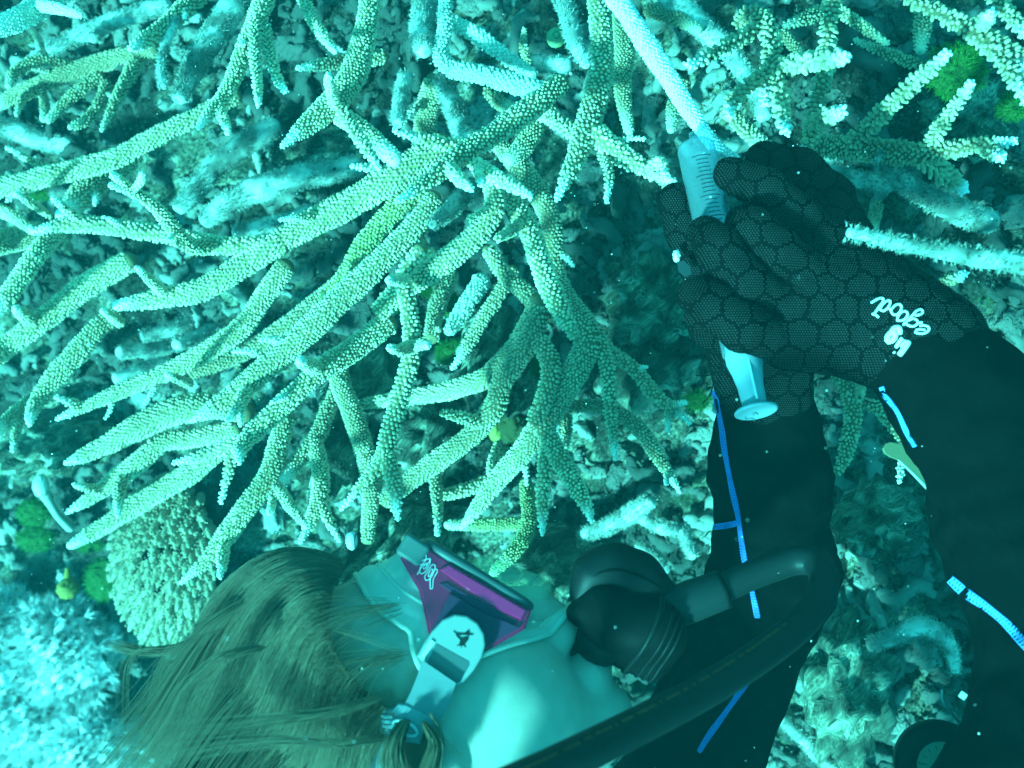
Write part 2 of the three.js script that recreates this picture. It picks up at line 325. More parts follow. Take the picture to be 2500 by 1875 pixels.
// each row: section, height at its start, height at its end, then x, y, half width along it
// ---- upper left
coral('thick live branch with a white tip crossing the top edge, left of the turf-grown stump', 'live', [['A', 0.12, 0.26, 1230, -60, 78, 1100, 60, 76, 980, 170, 72, 880, 240, 62, 785, 292, 40]]);
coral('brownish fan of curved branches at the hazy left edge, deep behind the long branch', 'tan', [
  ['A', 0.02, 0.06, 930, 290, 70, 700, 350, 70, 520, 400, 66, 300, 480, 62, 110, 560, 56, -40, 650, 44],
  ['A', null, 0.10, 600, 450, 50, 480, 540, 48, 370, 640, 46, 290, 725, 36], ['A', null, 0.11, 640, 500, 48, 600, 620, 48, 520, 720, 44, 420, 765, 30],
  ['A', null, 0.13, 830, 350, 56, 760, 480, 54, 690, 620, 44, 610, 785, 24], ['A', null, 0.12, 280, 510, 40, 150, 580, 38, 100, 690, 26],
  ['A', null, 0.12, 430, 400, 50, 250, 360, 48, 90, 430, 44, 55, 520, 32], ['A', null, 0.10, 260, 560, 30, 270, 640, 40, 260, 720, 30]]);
coral('glaring pale branch in the top left corner with a short side tip', 'pale', [['A', 0.20, 0.30, 420, -120, 90, 260, 20, 90, 120, 110, 84, -60, 180, 80], ['A', null, 0.36, 230, 30, 50, 380, 60, 38, 490, 95, 20]]);
coral('long straight branch running behind from the forked tips to the left edge', 'live', [['A', 0.06, 0.16, 1420, 570, 62, 1270, 655, 66, 1080, 750, 68, 900, 835, 70, 690, 950, 74, 480, 1010, 76, 300, 1055, 78, -60, 1140, 76]]);
coral('tall live branch with three hanging prongs and a forked tip, below the top edge', 'live', [
  ['A', 0.18, 0.32, 1600, -60, 76, 1560, 80, 74, 1480, 260, 70, 1410, 450, 66, 1330, 600, 56, 1250, 690, 46, 1190, 772, 26],
  ['A', null, 0.34, 1310, 640, 48, 1345, 720, 40, 1372, 805, 20], ['A', null, 0.33, 1530, 60, 50, 1530, 300, 48, 1545, 500, 40, 1552, 632, 22],
  ['A', null, 0.30, 1590, 160, 50, 1620, 330, 46, 1660, 460, 40, 1715, 552, 20]]);
coral('turf-grown dead stump beside the thick branch, sunlit along its left flank', 'dead', [['A', 0.12, 0.24, 1480, -60, 100, 1350, 110, 98, 1240, 280, 94, 1150, 440, 86, 1070, 590, 54]]);
coral('thin knobbly dead stick standing left of the turf-grown stump', 'chalk', [['A', 0.18, 0.26, 1060, 120, 34, 1000, 250, 32, 965, 380, 30, 985, 520, 28]]);
coral('slim bright branch slanting in from the top edge, left of the knotted trunk', 'live', [['A', 0.12, 0.25, 1800, -60, 48, 1870, 110, 48, 1950, 230, 44, 2015, 312, 28]]);
coral('stubby greyish branch pointing left behind the knotted trunk', 'live', [['A', 0.14, 0.22, 2300, 340, 60, 2100, 365, 58, 1920, 392, 48, 1782, 410, 26]]);
coral('knotted trunk with a white upright nub and a white-edged arm, upper centre left', 'live', [
  ['B', 0.16, 0.30, 260, -60, 76, 240, 120, 80, 200, 300, 92, 150, 450, 100, 60, 590, 100, -60, 700, 88, -170, 790, 62, -276, 880, 26],
  ['A', null, 0.36, 2010, 640, 46, 1985, 540, 40, 1968, 448, 22], ['A', null, 0.33, 2050, 660, 60, 2120, 770, 52, 2190, 880, 48, 2280, 1018, 22], ['B', null, 0.24, 60, 690, 70, 180, 760, 76, 300, 860, 76, 400, 960, 70]]);
coral('slim branch lit along its lower edge, ending in three white nubs', 'live', [
  ['A', 0.26, 0.40, 1240, 1480, 66, 1130, 1470, 62, 1030, 1360, 56, 930, 1240, 50, 800, 1150, 44, 660, 1112, 26], ['A', null, 0.42, 790, 1145, 40, 720, 1080, 34, 672, 1048, 22], ['A', null, 0.42, 800, 1140, 34, 850, 1080, 30, 852, 1038, 18]]);
coral('horizontal branch with a white left tip, joined to the slim nubbed branch', 'live', [
  ['A', 0.22, 0.30, 1700, 1480, 80, 1500, 1475, 78, 1300, 1470, 74, 1000, 1410, 72, 800, 1380, 68, 560, 1350, 66, 370, 1350, 58, 195, 1392, 28],
  ['A', null, 0.34, 480, 1320, 42, 390, 1250, 36, 318, 1188, 20]]);
coral('pale curved branch drooping to the left edge below the horizontal branch', 'live', [['A', 0.16, 0.26, 330, 1400, 70, 260, 1480, 74, 170, 1600, 74, 60, 1760, 72, -60, 1900, 56]]);
coral('three short stems cut by the left edge, level with the horizontal branch', 'live', [
  ['A', 0.05, 0.16, 760, 960, 100, 620, 1060, 104, 480, 1180, 98, 380, 1300, 70], ['A', 0.10, 0.22, -80, 1230, 46, 60, 1290, 46, 210, 1392, 34], ['A', 0.12, 0.22, 300, 1290, 30, 200, 1230, 32, 95, 1160, 24], ['A', 0.08, 0.14, 420, 1080, 34, 200, 970, 30, 40, 885, 22], ['A', 0.05, 0.12, 260, 1400, 90, 60, 1440, 96, -80, 1470, 90]]);
coral('dark turf-grown dead stick under the forked tips', 'dead', [['A', 0.04, 0.14, 1640, 760, 80, 1480, 860, 84, 1300, 990, 86, 1180, 1130, 82, 1080, 1250, 60]]);
coral('pale fuzzy dead log lying behind the long diagonal trunk', 'chalk', [['A', 0.05, 0.14, 2150, 990, 88, 1950, 1030, 96, 1700, 1090, 96, 1450, 1170, 92, 1230, 1320, 66]]);
coral('smaller grey dead log tucked below the pale fuzzy one', 'dead', [['A', 0.05, 0.12, 2180, 1170, 74, 1950, 1260, 74, 1700, 1330, 66, 1420, 1400, 56]]);
coral('broken dead log with patches of turf between the top edge and the fan', 'chalk', [['A', 0.02, 0.10, 1000, 30, 60, 800, 90, 64, 640, 150, 66, 470, 220, 60, 300, 290, 52], ['A', null, 0.1, 640, 150, 46, 560, 230, 40]]);
coral('grey dead limb near the left edge below the brownish fan', 'chalk', [['A', 0.0, 0.06, 420, 880, 70, 200, 830, 74, 20, 760, 70, -90, 740, 60]]);
// ---- upper middle
coral('broken turf-covered dead column at the top edge left of the smooth pale branch', 'chalk', [['B', 0.12, 0.22, 590, -60, 88, 575, 100, 90, 570, 220, 86, 585, 310, 60]]);
coral('smooth pale washed-out branch bending right across the upper middle', 'pale', [
  ['B', 0.18, 0.28, 710, -60, 50, 705, 150, 56, 680, 330, 64, 740, 410, 70, 900, 440, 70, 1080, 490, 74, 1270, 545, 76],
  ['B', 0.16, 0.22, 740, 130, 56, 880, 200, 60, 1000, 290, 60, 1110, 370, 56, 1230, 450, 50]], { noTip: true });
coral('dark crossing branch with two glaring white tips, in front of everything at upper centre', 'live', [
  ['B', 0.26, 0.42, 1400, 500, 80, 1290, 590, 90, 1160, 690, 90, 1020, 790, 84, 880, 870, 84, 760, 960, 78, 640, 1060, 62, 520, 1140, 48, 412, 1216, 24],
  ['B', null, 0.46, 730, 1000, 56, 790, 1075, 50, 860, 1132, 24], ['B', null, 0.45, 880, 980, 60, 980, 1050, 62, 1100, 1110, 54, 1222, 1184, 24], ['B', null, 0.45, 900, 1010, 40, 925, 1105, 26]]);
coral('pale-tipped branch pointing left under the dark crossing branch', 'live', [['B', 0.24, 0.30, 900, 880, 60, 760, 875, 58, 640, 850, 54, 520, 822, 46, 396, 786, 24]]);
coral('turf-furred dead stick leaning behind the dark crossing branch', 'dead', [['B', 0.16, 0.24, 690, 470, 66, 745, 620, 72, 800, 760, 76, 850, 860, 70]]);
coral('dead pale stick pressed against the brown stems, right of the knotted trunk', 'chalk', [['B', 0.10, 0.18, 470, 460, 56, 440, 600, 54, 420, 740, 44]]);
coral('brown stem half hidden behind the turf-furred stick', 'live', [['B', 0.08, 0.10, 640, 480, 78, 600, 650, 84, 580, 830, 86, 560, 1000, 80]]);
coral('thick diagonal trunk running from upper centre down to a blunt tip at left', 'live', [
  ['B', 0.14, 0.28, 700, 860, 96, 560, 950, 104, 400, 1060, 108, 200, 1180, 108, 0, 1290, 104, -200, 1400, 98, -330, 1480, 92, -520, 1600, 90, -760, 1740, 88, -1010, 1790, 76, -1270, 1835, 46],
  ['D', null, 0.36, 990, 290, 44, 910, 215, 38, 818, 128, 20]]);
coral('yellowish branch just below the thick diagonal trunk', 'yellow', [['B', 0.14, 0.22, 560, 1120, 70, 420, 1240, 78, 300, 1370, 80, 200, 1500, 80, 110, 1660, 76, -20, 1800, 66]], { noTip: true });
coral('long knobbly branch passing from the white tips down to a double white tip', 'live', [
  ['B', 0.20, 0.34, 640, 1180, 70, 540, 1330, 82, 400, 1480, 88, 240, 1640, 94, 40, 1830, 98, -120, 1990, 98, -320, 2160, 92, -510, 2320, 84, -660, 2430, 68, -820, 2528, 26],
  ['D', null, 0.38, 1480, 860, 56, 1440, 950, 46, 1360, 1050, 22], ['D', null, 0.38, 1440, 940, 40, 1445, 1080, 20]]);
coral('bright knobbly branch curving down left from beneath the white tips', 'live', [['B', 0.22, 0.28, 990, 1090, 70, 1000, 1240, 82, 920, 1380, 86, 780, 1510, 88, 600, 1640, 90, 420, 1760, 84, 300, 1880, 70]], { noTip: true });
coral('turf-covered dead stick wedged under the white tips', 'dead', [['B', 0.14, 0.24, 880, 1120, 70, 780, 1210, 66, 700, 1290, 54, 630, 1345, 34]]);
coral('brown stem running straight down right of the white tips', 'live', [
  ['B', 0.12, 0.22, 1020, 860, 60, 1120, 970, 76, 1220, 1090, 80, 1300, 1220, 80, 1345, 1360, 78, 1350, 1500, 78, 1370, 1660, 80, 1430, 1800, 90, 1530, 1940, 96, 1560, 2050, 98, 1500, 2200, 98, 1400, 2380, 96, 1280, 2560, 92, 1140, 2740, 84, 1000, 2900, 72, 900, 3040, 56, 800, 3170, 26]]);
coral('bright-edged branch with a short left spur, hanging down the centre', 'live', [
  ['B', 0.18, 0.30, 1080, 1150, 70, 1160, 1290, 82, 1230, 1430, 84, 1270, 1560, 84, 1340, 1740, 84, 1420, 1900, 70, 1490, 2040, 34], ['B', null, 0.32, 1160, 1340, 50, 1090, 1390, 44, 1018, 1432, 24]], { noTip: true });
coral('stout many-armed branch left of the bleached stick', 'live', [
  ['B', 0.16, 0.30, 1620, -60, 84, 1640, 200, 84, 1640, 420, 88, 1600, 620, 98, 1550, 780, 100, 1500, 930, 78, 1440, 1060, 60, 1372, 1204, 26],
  ['B', null, 0.26, 1600, 800, 96, 1720, 900, 84, 1860, 990, 70, 1980, 1050, 56, 2085, 1092, 34], ['B', null, 0.30, 1640, 920, 40, 1690, 1050, 40, 1672, 1215, 22], ['B', null, 0.18, 1560, 860, 70, 1450, 780, 64, 1350, 710, 62, 1260, 680, 50], ['B', null, 0.32, 1930, 1010, 44, 2000, 970, 36, 2030, 1060, 24]]);
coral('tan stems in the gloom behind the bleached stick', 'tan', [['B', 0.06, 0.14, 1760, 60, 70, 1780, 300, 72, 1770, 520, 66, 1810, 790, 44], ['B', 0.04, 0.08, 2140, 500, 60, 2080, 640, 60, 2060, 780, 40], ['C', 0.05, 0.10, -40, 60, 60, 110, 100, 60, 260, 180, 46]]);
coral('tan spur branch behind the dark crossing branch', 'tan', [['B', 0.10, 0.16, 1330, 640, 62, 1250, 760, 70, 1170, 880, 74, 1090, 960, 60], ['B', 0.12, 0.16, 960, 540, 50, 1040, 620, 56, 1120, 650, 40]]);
coral('turf-crusted dead prop standing against the stout many-armed branch', 'chalk', [['B', 0.24, 0.30, 1390, -60, 60, 1440, 100, 62, 1490, 260, 60, 1550, 390, 34]]);
coral('straight bleached stick gleaming white from the top edge to the syringe', 'white', [['B', 0.36, 0.25, 1690, -70, 94, 1800, 90, 92, 1930, 290, 88, 2060, 490, 80, 2180, 680, 72, 2330, 880, 60, 2450, 960, 48]], { noTip: true, slim: 0.72 });
coral('stub of a snapped branch with a white broken face near the pale smooth branch', 'chalk', [['B', 0.08, 0.10, 1200, 370, 58, 1320, 390, 62, 1440, 395, 60]]);
coral('little tan finger sticking up between the pale branch and the snapped stub', 'tan', [['B', 0.12, 0.18, 1200, 380, 32, 1175, 280, 34, 1180, 175, 22]]);
// ---- upper right
coral('crown of spiky prongs hanging right of the bleached stick', 'spiky', [
  ['C', 0.14, 0.30, 500, 140, 60, 580, 80, 64, 670, 150, 74, 700, 290, 76, 690, 410, 72, 660, 500, 54, 655, 638, 20],
  ['C', null, 0.30, 620, 170, 56, 500, 240, 52, 350, 320, 44, 190, 402, 20], ['C', null, 0.36, 640, 450, 56, 550, 530, 54, 460, 610, 42, 436, 712, 20],
  ['C', null, 0.36, 710, 430, 64, 745, 560, 58, 765, 690, 48, 782, 805, 20], ['C', null, 0.40, 770, 400, 76, 900, 375, 72, 1020, 355, 58, 1145, 346, 24]]);
coral('vertical spiky branch ending behind the glove, with one white-tipped spur', 'spiky', [
  ['C', 0.12, 0.24, 1070, -60, 72, 1035, 200, 72, 1010, 450, 74, 960, 640, 66, 920, 840, 58, 870, 1030, 46], ['C', null, 0.32, 950, 750, 64, 1030, 705, 56, 1112, 670, 28]], { noTip: false });
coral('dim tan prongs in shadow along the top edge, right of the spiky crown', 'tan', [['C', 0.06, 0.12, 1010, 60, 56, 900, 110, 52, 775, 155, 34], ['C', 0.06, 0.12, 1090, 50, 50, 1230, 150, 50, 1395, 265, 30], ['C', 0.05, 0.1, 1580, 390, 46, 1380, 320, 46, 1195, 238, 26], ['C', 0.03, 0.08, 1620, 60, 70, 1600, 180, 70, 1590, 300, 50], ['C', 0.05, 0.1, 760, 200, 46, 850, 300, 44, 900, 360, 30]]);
coral('open spiky antler spreading right of the glove with four bluish-white tips', 'spiky', [
  ['C', 0.10, 0.26, 960, 870, 90, 1200, 890, 92, 1420, 915, 90, 1620, 920, 84, 1800, 892, 70, 1990, 862, 56, 2165, 846, 26],
  ['C', null, 0.32, 1170, 880, 80, 1350, 690, 72, 1550, 505, 56, 1755, 316, 24], ['C', null, 0.30, 1640, 890, 66, 1730, 730, 60, 1840, 580, 44, 1898, 498, 20],
  ['C', null, 0.28, 1960, 880, 50, 2030, 920, 42, 2085, 950, 24], ['C', null, 0.12, 1600, 940, 86, 1740, 1050, 86, 1850, 1140, 60]]);
coral('big bright spiky limb crossing the top right corner', 'spiky', [
  ['C', 0.22, 0.32, 1480, -40, 50, 1640, 50, 62, 1820, 140, 80, 2000, 250, 96, 2180, 390, 108, 2300, 480, 112], ['C', null, 0.40, 1960, 150, 30, 2010, 88, 18], ['C', null, 0.34, 2040, 290, 66, 2130, 430, 66, 2260, 640, 60]]);
coral('second bright limb cutting the corner above the green algae', 'spiky', [['C', 0.24, 0.30, 2000, -60, 56, 2120, 90, 64, 2290, 270, 66]]);
coral('fuzzy grey dead branch rising behind the open antler', 'dead', [['C', 0.04, 0.16, 2000, 1330, 90, 1840, 1280, 94, 1650, 1190, 84, 1480, 1090, 66, 1400, 1010, 52, 1335, 940, 34], ['C', 0.06, 0.10, 920, 1010, 50, 1150, 1060, 62, 1400, 1110, 64]]);
coral('speckled dead limb with a chalk-white broken end touching the glove', 'dead', [['C', 0.37, 0.40, 2300, 1600, 92, 2050, 1560, 88, 1800, 1520, 80, 1500, 1465, 66, 1300, 1425, 56, 1165, 1395, 52]], { slim: 0.72 });
coral('pale fuzzy dead stem left of the spiky crown', 'chalk', [['C', 0.06, 0.12, 60, -40, 86, 200, 90, 88, 350, 220, 80, 480, 370, 66, 600, 560, 62, 650, 700, 60]]);
coral('tan knob behind the wrist, below the fuzzy dead branch', 'tan', [['C', 0.10, 0.16, 1330, 1230, 46, 1310, 1310, 48, 1295, 1400, 46]]);
coral('short spiky tip pointing right beneath the speckled dead limb', 'spiky', [['F', 0.08, 0.16, 1690, 240, 44, 1770, 205, 38, 1862, 170, 20]]);
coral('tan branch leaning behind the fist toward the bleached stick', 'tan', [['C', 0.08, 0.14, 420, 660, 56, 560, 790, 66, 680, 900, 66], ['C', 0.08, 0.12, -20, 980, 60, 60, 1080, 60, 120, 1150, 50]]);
// ---- left
coral('broad branch with a bright side nub sloping to the left edge', 'live', [['D', 0.10, 0.22, 780, 90, 84, 560, 215, 88, 380, 350, 88, 210, 480, 86, 20, 620, 82, -80, 690, 78], ['D', null, 0.28, 190, 450, 50, 130, 410, 44, 95, 375, 30]]);
coral('shaded branch curving down to a pale blunt tip near the left edge', 'live', [['D', 0.16, 0.28, 720, 400, 60, 600, 480, 74, 480, 620, 84, 350, 770, 84, 250, 900, 72, 195, 990, 52, 180, 1070, 32], ['D', null, 0.30, 720, 460, 40, 615, 388, 24]]);
coral('small forked branch poking in at the left edge under the blunt tip', 'live', [['D', 0.10, 0.22, 260, 870, 60, 110, 1000, 60, -40, 1130, 56], ['D', null, 0.24, 110, 1040, 44, 95, 1140, 38, 80, 1232, 20]]);
coral('long bright slender branch ending in a small fork, left of centre', 'live', [
  ['D', 0.18, 0.28, 1720, 120, 76, 1580, 310, 78, 1460, 480, 78, 1280, 610, 76, 1020, 750, 68, 730, 870, 60, 500, 970, 44, 338, 1042, 20], ['D', null, 0.30, 490, 970, 44, 410, 935, 36, 335, 908, 20], ['D', null, 0.32, 1140, 830, 40, 1060, 800, 34, 1000, 772, 20]]);
coral('thin brown branch sunk between the slender branch and the knobbly one', 'live', [['D', 0.10, 0.18, 2060, 210, 70, 1900, 340, 72, 1720, 480, 70, 1540, 600, 66, 1360, 690, 60, 1150, 770, 54]], { noTip: true });
coral('dark shaded branch nearest the viewer with pale tips along its underside', 'live', [
  ['D', 0.26, 0.42, 2330, 460, 90, 2200, 560, 90, 2080, 650, 88, 1960, 720, 84, 1810, 850, 82, 1640, 1010, 78, 1500, 1140, 70, 1440, 1230, 54, 1440, 1305, 28],
  ['D', null, 0.40, 1480, 1160, 60, 1300, 1230, 54, 1150, 1275, 42, 1038, 1306, 20], ['D', null, 0.40, 1390, 1220, 48, 1365, 1380, 42, 1325, 1545, 20], ['D', null, 0.46, 1900, 740, 60, 1840, 710, 52, 1800, 690, 40]]);
coral('branch with a drooping pale tip just above the corymbose coral', 'live', [
  ['D', 0.20, 0.24, 1480, 1000, 90, 1300, 960, 100, 1100, 980, 104, 850, 1080, 96, 650, 1190, 76, 500, 1260, 56, 392, 1306, 26]], { noTip: false });
coral('pair of slender arms arching over the corymbose coral', 'live', [
  ['D', 0.18, 0.26, 1420, 1090, 70, 1180, 1150, 72, 980, 1180, 72, 860, 1280, 76, 700, 1400, 74, 550, 1510, 52, 400, 1602, 22], ['D', null, 0.30, 600, 1470, 44, 520, 1450, 36, 445, 1436, 20], ['D', null, 0.30, 735, 1380, 50, 715, 1500, 46, 710, 1620, 30]]);
coral('stem running down in front of the corymbose coral to the green weed', 'live', [['D', 0.14, 0.22, 1360, 1180, 70, 1180, 1340, 78, 980, 1460, 78, 780, 1580, 72, 560, 1720, 60, 420, 1800, 36]]);
coral('hanging branch whose forked foot reaches toward the hair', 'live', [
  ['D', 0.22, 0.34, 1720, 1040, 70, 1670, 1200, 78, 1620, 1380, 84, 1510, 1530, 82, 1370, 1720, 80, 1250, 1880, 62, 1080, 2024, 20], ['D', null, 0.36, 1650, 1430, 50, 1740, 1560, 44, 1840, 1690, 20], ['D', null, 0.36, 1340, 1800, 50, 1335, 1900, 44, 1320, 1990, 24], ['D', null, 0.32, 1640, 1480, 36, 1630, 1560, 34, 1615, 1605, 22]]);
coral('loose trio of stems forking above the dark hollow by the hair', 'live', [
  ['D', 0.16, 0.26, 2030, 850, 60, 1970, 980, 62, 1900, 1150, 66, 1780, 1300, 62, 1660, 1420, 52], ['D', null, 0.30, 1890, 1180, 60, 1920, 1330, 66, 1920, 1480, 66, 1870, 1640, 54, 1800, 1784, 20], ['D', null, 0.30, 1920, 1540, 44, 1980, 1660, 40, 2040, 1775, 18]]);
coral('dead pipes heaped in the hollow left of the slender branch', 'chalk', [
  ['D', 0.0, 0.08, 1300, 340, 50, 1150, 420, 54, 1040, 500, 52, 860, 540, 46], ['D', 0.02, 0.08, 1280, 480, 46, 1160, 560, 50, 1060, 590, 46], ['D', 0.02, 0.1, 1060, 590, 50, 900, 620, 56, 720, 640, 50], ['D', 0.0, 0.06, 1000, 700, 50, 860, 740, 54, 700, 800, 50]]);
// ---- centre
coral('pale upright branch with a collar of spurs halfway, centre of the reef', 'live', [
  ['E', 0.28, 0.38, 560, 20, 70, 450, 190, 62, 480, 330, 66, 500, 470, 68, 505, 600, 72, 490, 720, 74, 450, 850, 76, 415, 980, 76, 370, 1120, 74, 330, 1270, 66, 220, 1420, 50, 78, 1584, 22],
  ['E', null, 0.42, 510, 610, 60, 440, 625, 44, 366, 612, 24], ['E', null, 0.44, 520, 600, 44, 570, 590, 40, 600, 600, 28], ['E', null, 0.38, 330, 1230, 70, 385, 1370, 66, 410, 1500, 56, 422, 1645, 24], ['E', null, 0.44, 450, 210, 50, 400, 205, 40, 365, 208, 22]]);
coral('stem wandering left from the centre, crossing behind the collared branch', 'live', [['E', 0.18, 0.16, 1260, 330, 76, 1180, 530, 80, 1060, 690, 82, 930, 800, 78, 750, 860, 72, 560, 900, 66, 380, 925, 54, 200, 950, 40]], { noTip: true });
coral('stem with a blunt foot beside the pale rock, left of the collared branch', 'live', [['E', 0.16, 0.24, 60, 700, 76, 80, 830, 76, 140, 980, 76, 190, 1130, 74, 240, 1310, 72, 260, 1480, 66, 250, 1650, 60, 240, 1780, 50]], { noTip: true });
coral('short brown stem rising into the shade left of the green weed', 'live', [['E', 0.06, 0.14, 740, 160, 66, 680, 300, 68, 640, 440, 66, 620, 560, 60]], { noTip: true });
coral('pale bent stub behind the dark-dotted spur, above the green weed', 'pale', [['E', 0.08, 0.14, 930, 200, 70, 860, 320, 74, 780, 440, 66, 720, 520, 44]], { noTip: true });
coral('dark-dotted spur slanting over the green weed', 'live', [['E', 0.12, 0.18, 1120, 140, 52, 1030, 290, 54, 930, 440, 54, 840, 600, 48, 745, 738, 24]]);
coral('twin brown stems crossing at the centre right', 'live', [
  ['E', 0.16, 0.22, 960, 20, 56, 1060, 170, 60, 1170, 270, 64, 1260, 380, 84, 1230, 520, 88, 1130, 690, 88, 1040, 830, 80, 1010, 950, 82, 860, 1140, 80, 660, 1290, 80, 480, 1420, 70, 340, 1540, 60], ['E', null, 0.26, 930, 1070, 54, 800, 1030, 46, 680, 1000, 28], ['E', null, 0.22, 1270, 560, 76, 1340, 720, 76, 1310, 880, 74, 1240, 1060, 66]], { noTip: true });
coral('hanging pair of dotted fingers right of the yellow sponge', 'live', [['E', 0.20, 0.26, 1290, 1080, 76, 1400, 1290, 80, 1500, 1460, 70, 1560, 1580, 44, 1585, 1660, 22], ['E', null, 0.26, 1320, 1200, 62, 1300, 1400, 58, 1290, 1600, 48, 1288, 1735, 24]]);
coral('straight thin finger hanging above the arching branch, right of centre', 'live', [['E', 0.16, 0.24, 1620, 520, 56, 1680, 760, 58, 1700, 1000, 52, 1715, 1150, 40, 1728, 1284, 20]]);
coral('slender branch with a three-way tip reaching toward the sleeve', 'live', [['E', 0.10, 0.18, 1620, 560, 50, 1730, 660, 56, 1850, 750, 60, 1950, 880, 56, 2060, 970, 44, 2180, 1066, 20], ['E', null, 0.2, 2050, 980, 36, 2045, 1050, 30, 2040, 1112, 18], ['E', null, 0.2, 2040, 960, 32, 2100, 948, 28, 2155, 940, 16]]);
coral('arching branch ending in a knobbed point beside the sleeve', 'live', [['E', 0.14, 0.20, 1450, 970, 50, 1600, 960, 52, 1750, 1010, 60, 1880, 1110, 62, 1970, 1250, 56, 2050, 1370, 44, 2115, 1480, 22], ['E', null, 0.22, 2040, 1370, 30, 2030, 1430, 18]]);
coral('small tan finger beside the arching branch', 'tan', [['E', 0.08, 0.14, 1430, 1010, 44, 1435, 1110, 44, 1425, 1210, 36]]);
coral('bright yellow-green branch coming down to the mask', 'yellow', [['H', 0.14, 0.24, 1190, -60, 52, 1205, 60, 58, 1210, 170, 60, 1170, 290, 58, 1090, 390, 54, 990, 490, 40]]);
coral('yellowish horizontal stem behind the dotted fingers above the mask', 'yellow', [['H', 0.08, 0.12, 1230, 190, 54, 1080, 195, 54, 900, 200, 50, 720, 200, 40]]);
coral('short dotted finger over the pale rock above the forehead', 'live', [['H', 0.14, 0.22, 640, -120, 50, 655, 20, 46, 662, 140, 38, 660, 262, 20]]);
coral('stubby dotted finger beside the pale blue knob near the hair', 'live', [['H', 0.12, 0.2, 290, -150, 66, 275, 0, 60, 250, 120, 54, 230, 240, 44]], { noTip: true });
coral('low dotted stem lying left of the yellow sponge', 'live', [['E', 0.08, 0.14, 1030, 1380, 56, 900, 1440, 56, 760, 1480, 52, 640, 1500, 44]], { noTip: true });
coral('knobby short stub under the twin stems', 'live', [['E', 0.1, 0.18, 1040, 1200, 60, 1010, 1300, 64, 1000, 1380, 50]], { noTip: true });
// ---- right, between the sleeves
coral('dotted branch seen in the gap between the two sleeves', 'live', [['F', 0.14, 0.18, 1080, 760, 50, 1150, 850, 66, 1185, 1000, 66, 1165, 1150, 64, 1130, 1280, 54, 1085, 1370, 34], ['F', null, 0.22, 1220, 800, 36, 1235, 860, 34, 1225, 912, 22]], { noTip: true });
coral('thin branch passing behind the metal blade in the gap between the sleeves', 'live', [['F', 0.14, 0.22, 1230, 940, 46, 1340, 980, 52, 1420, 1070, 56, 1490, 1190, 50, 1475, 1310, 42, 1462, 1422, 20]]);
coral('dead pale limb lying at the foot of the right sleeve', 'chalk', [['I', 0.06, 0.10, 1300, 920, 60, 1450, 850, 66, 1600, 800, 70, 1720, 860, 66, 1790, 1000, 50, 1800, 1080, 30]]);
coral('crumbling dead limb at the bottom edge right of the lower sleeve', 'chalk', [['I', 0.06, 0.08, 740, 1350, 50, 860, 1450, 56, 960, 1560, 56, 1080, 1680, 50]]);
coral('chalky dead twigs in the dark above the regulator', 'chalk', [['H', 0.04, 0.10, 1540, 260, 54, 1680, 210, 60, 1840, 120, 66, 1930, 60, 50], ['H', 0.04, 0.08, 1850, 120, 50, 1960, 200, 50, 2080, 230, 44], ['H', 0.06, 0.1, 2130, 220, 50, 2160, 300, 50, 2190, 390, 36], ['H', 0.02, 0.06, 1880, 330, 50, 1960, 390, 54, 2030, 460, 44]]);

// ---------------------------------------------------------------- the diver
const HEAD_Z = 0.80, HEAD = at(1028, 1749, HEAD_Z);
const HF = V(0.53, 0.848, 0).normalize().applyMatrix4(TURN), HU = V(-0.848, 0.53, 0).normalize().applyMatrix4(TURN), HR = CAM_Z.clone();
HF.applyAxisAngle(HU, 0.21); HR.applyAxisAngle(HU, 0.21);   // face turned a little away   // forward, crownward, the diver's right
const hp = (x, y, z) => HEAD.clone().addScaledVector(HF, x).addScaledVector(HU, y).addScaledVector(HR, z);
const toHead = (p) => { const q = p.clone().sub(HEAD); return [q.dot(HF), q.dot(HU), q.dot(HR)]; };
const headAt = (px, py, z) => { const d = dirOf(px, py), t = (HEAD.clone().sub(EYE).dot(HR) + z) / d.dot(HR), [x, y] = toHead(EYE.clone().addScaledVector(d, t)); return [x, y]; };
const ell = (cx, cy, cz, rx, ry, rz) => (x, y, z) => { const a = (x - cx) / rx, b = (y - cy) / ry, c = (z - cz) / rz, k = Math.hypot(a, b, c), g = Math.hypot(a / rx, b / ry, c / rz); return g < 1e-9 ? -Math.min(rx, ry, rz) : k * (k - 1) / g; };
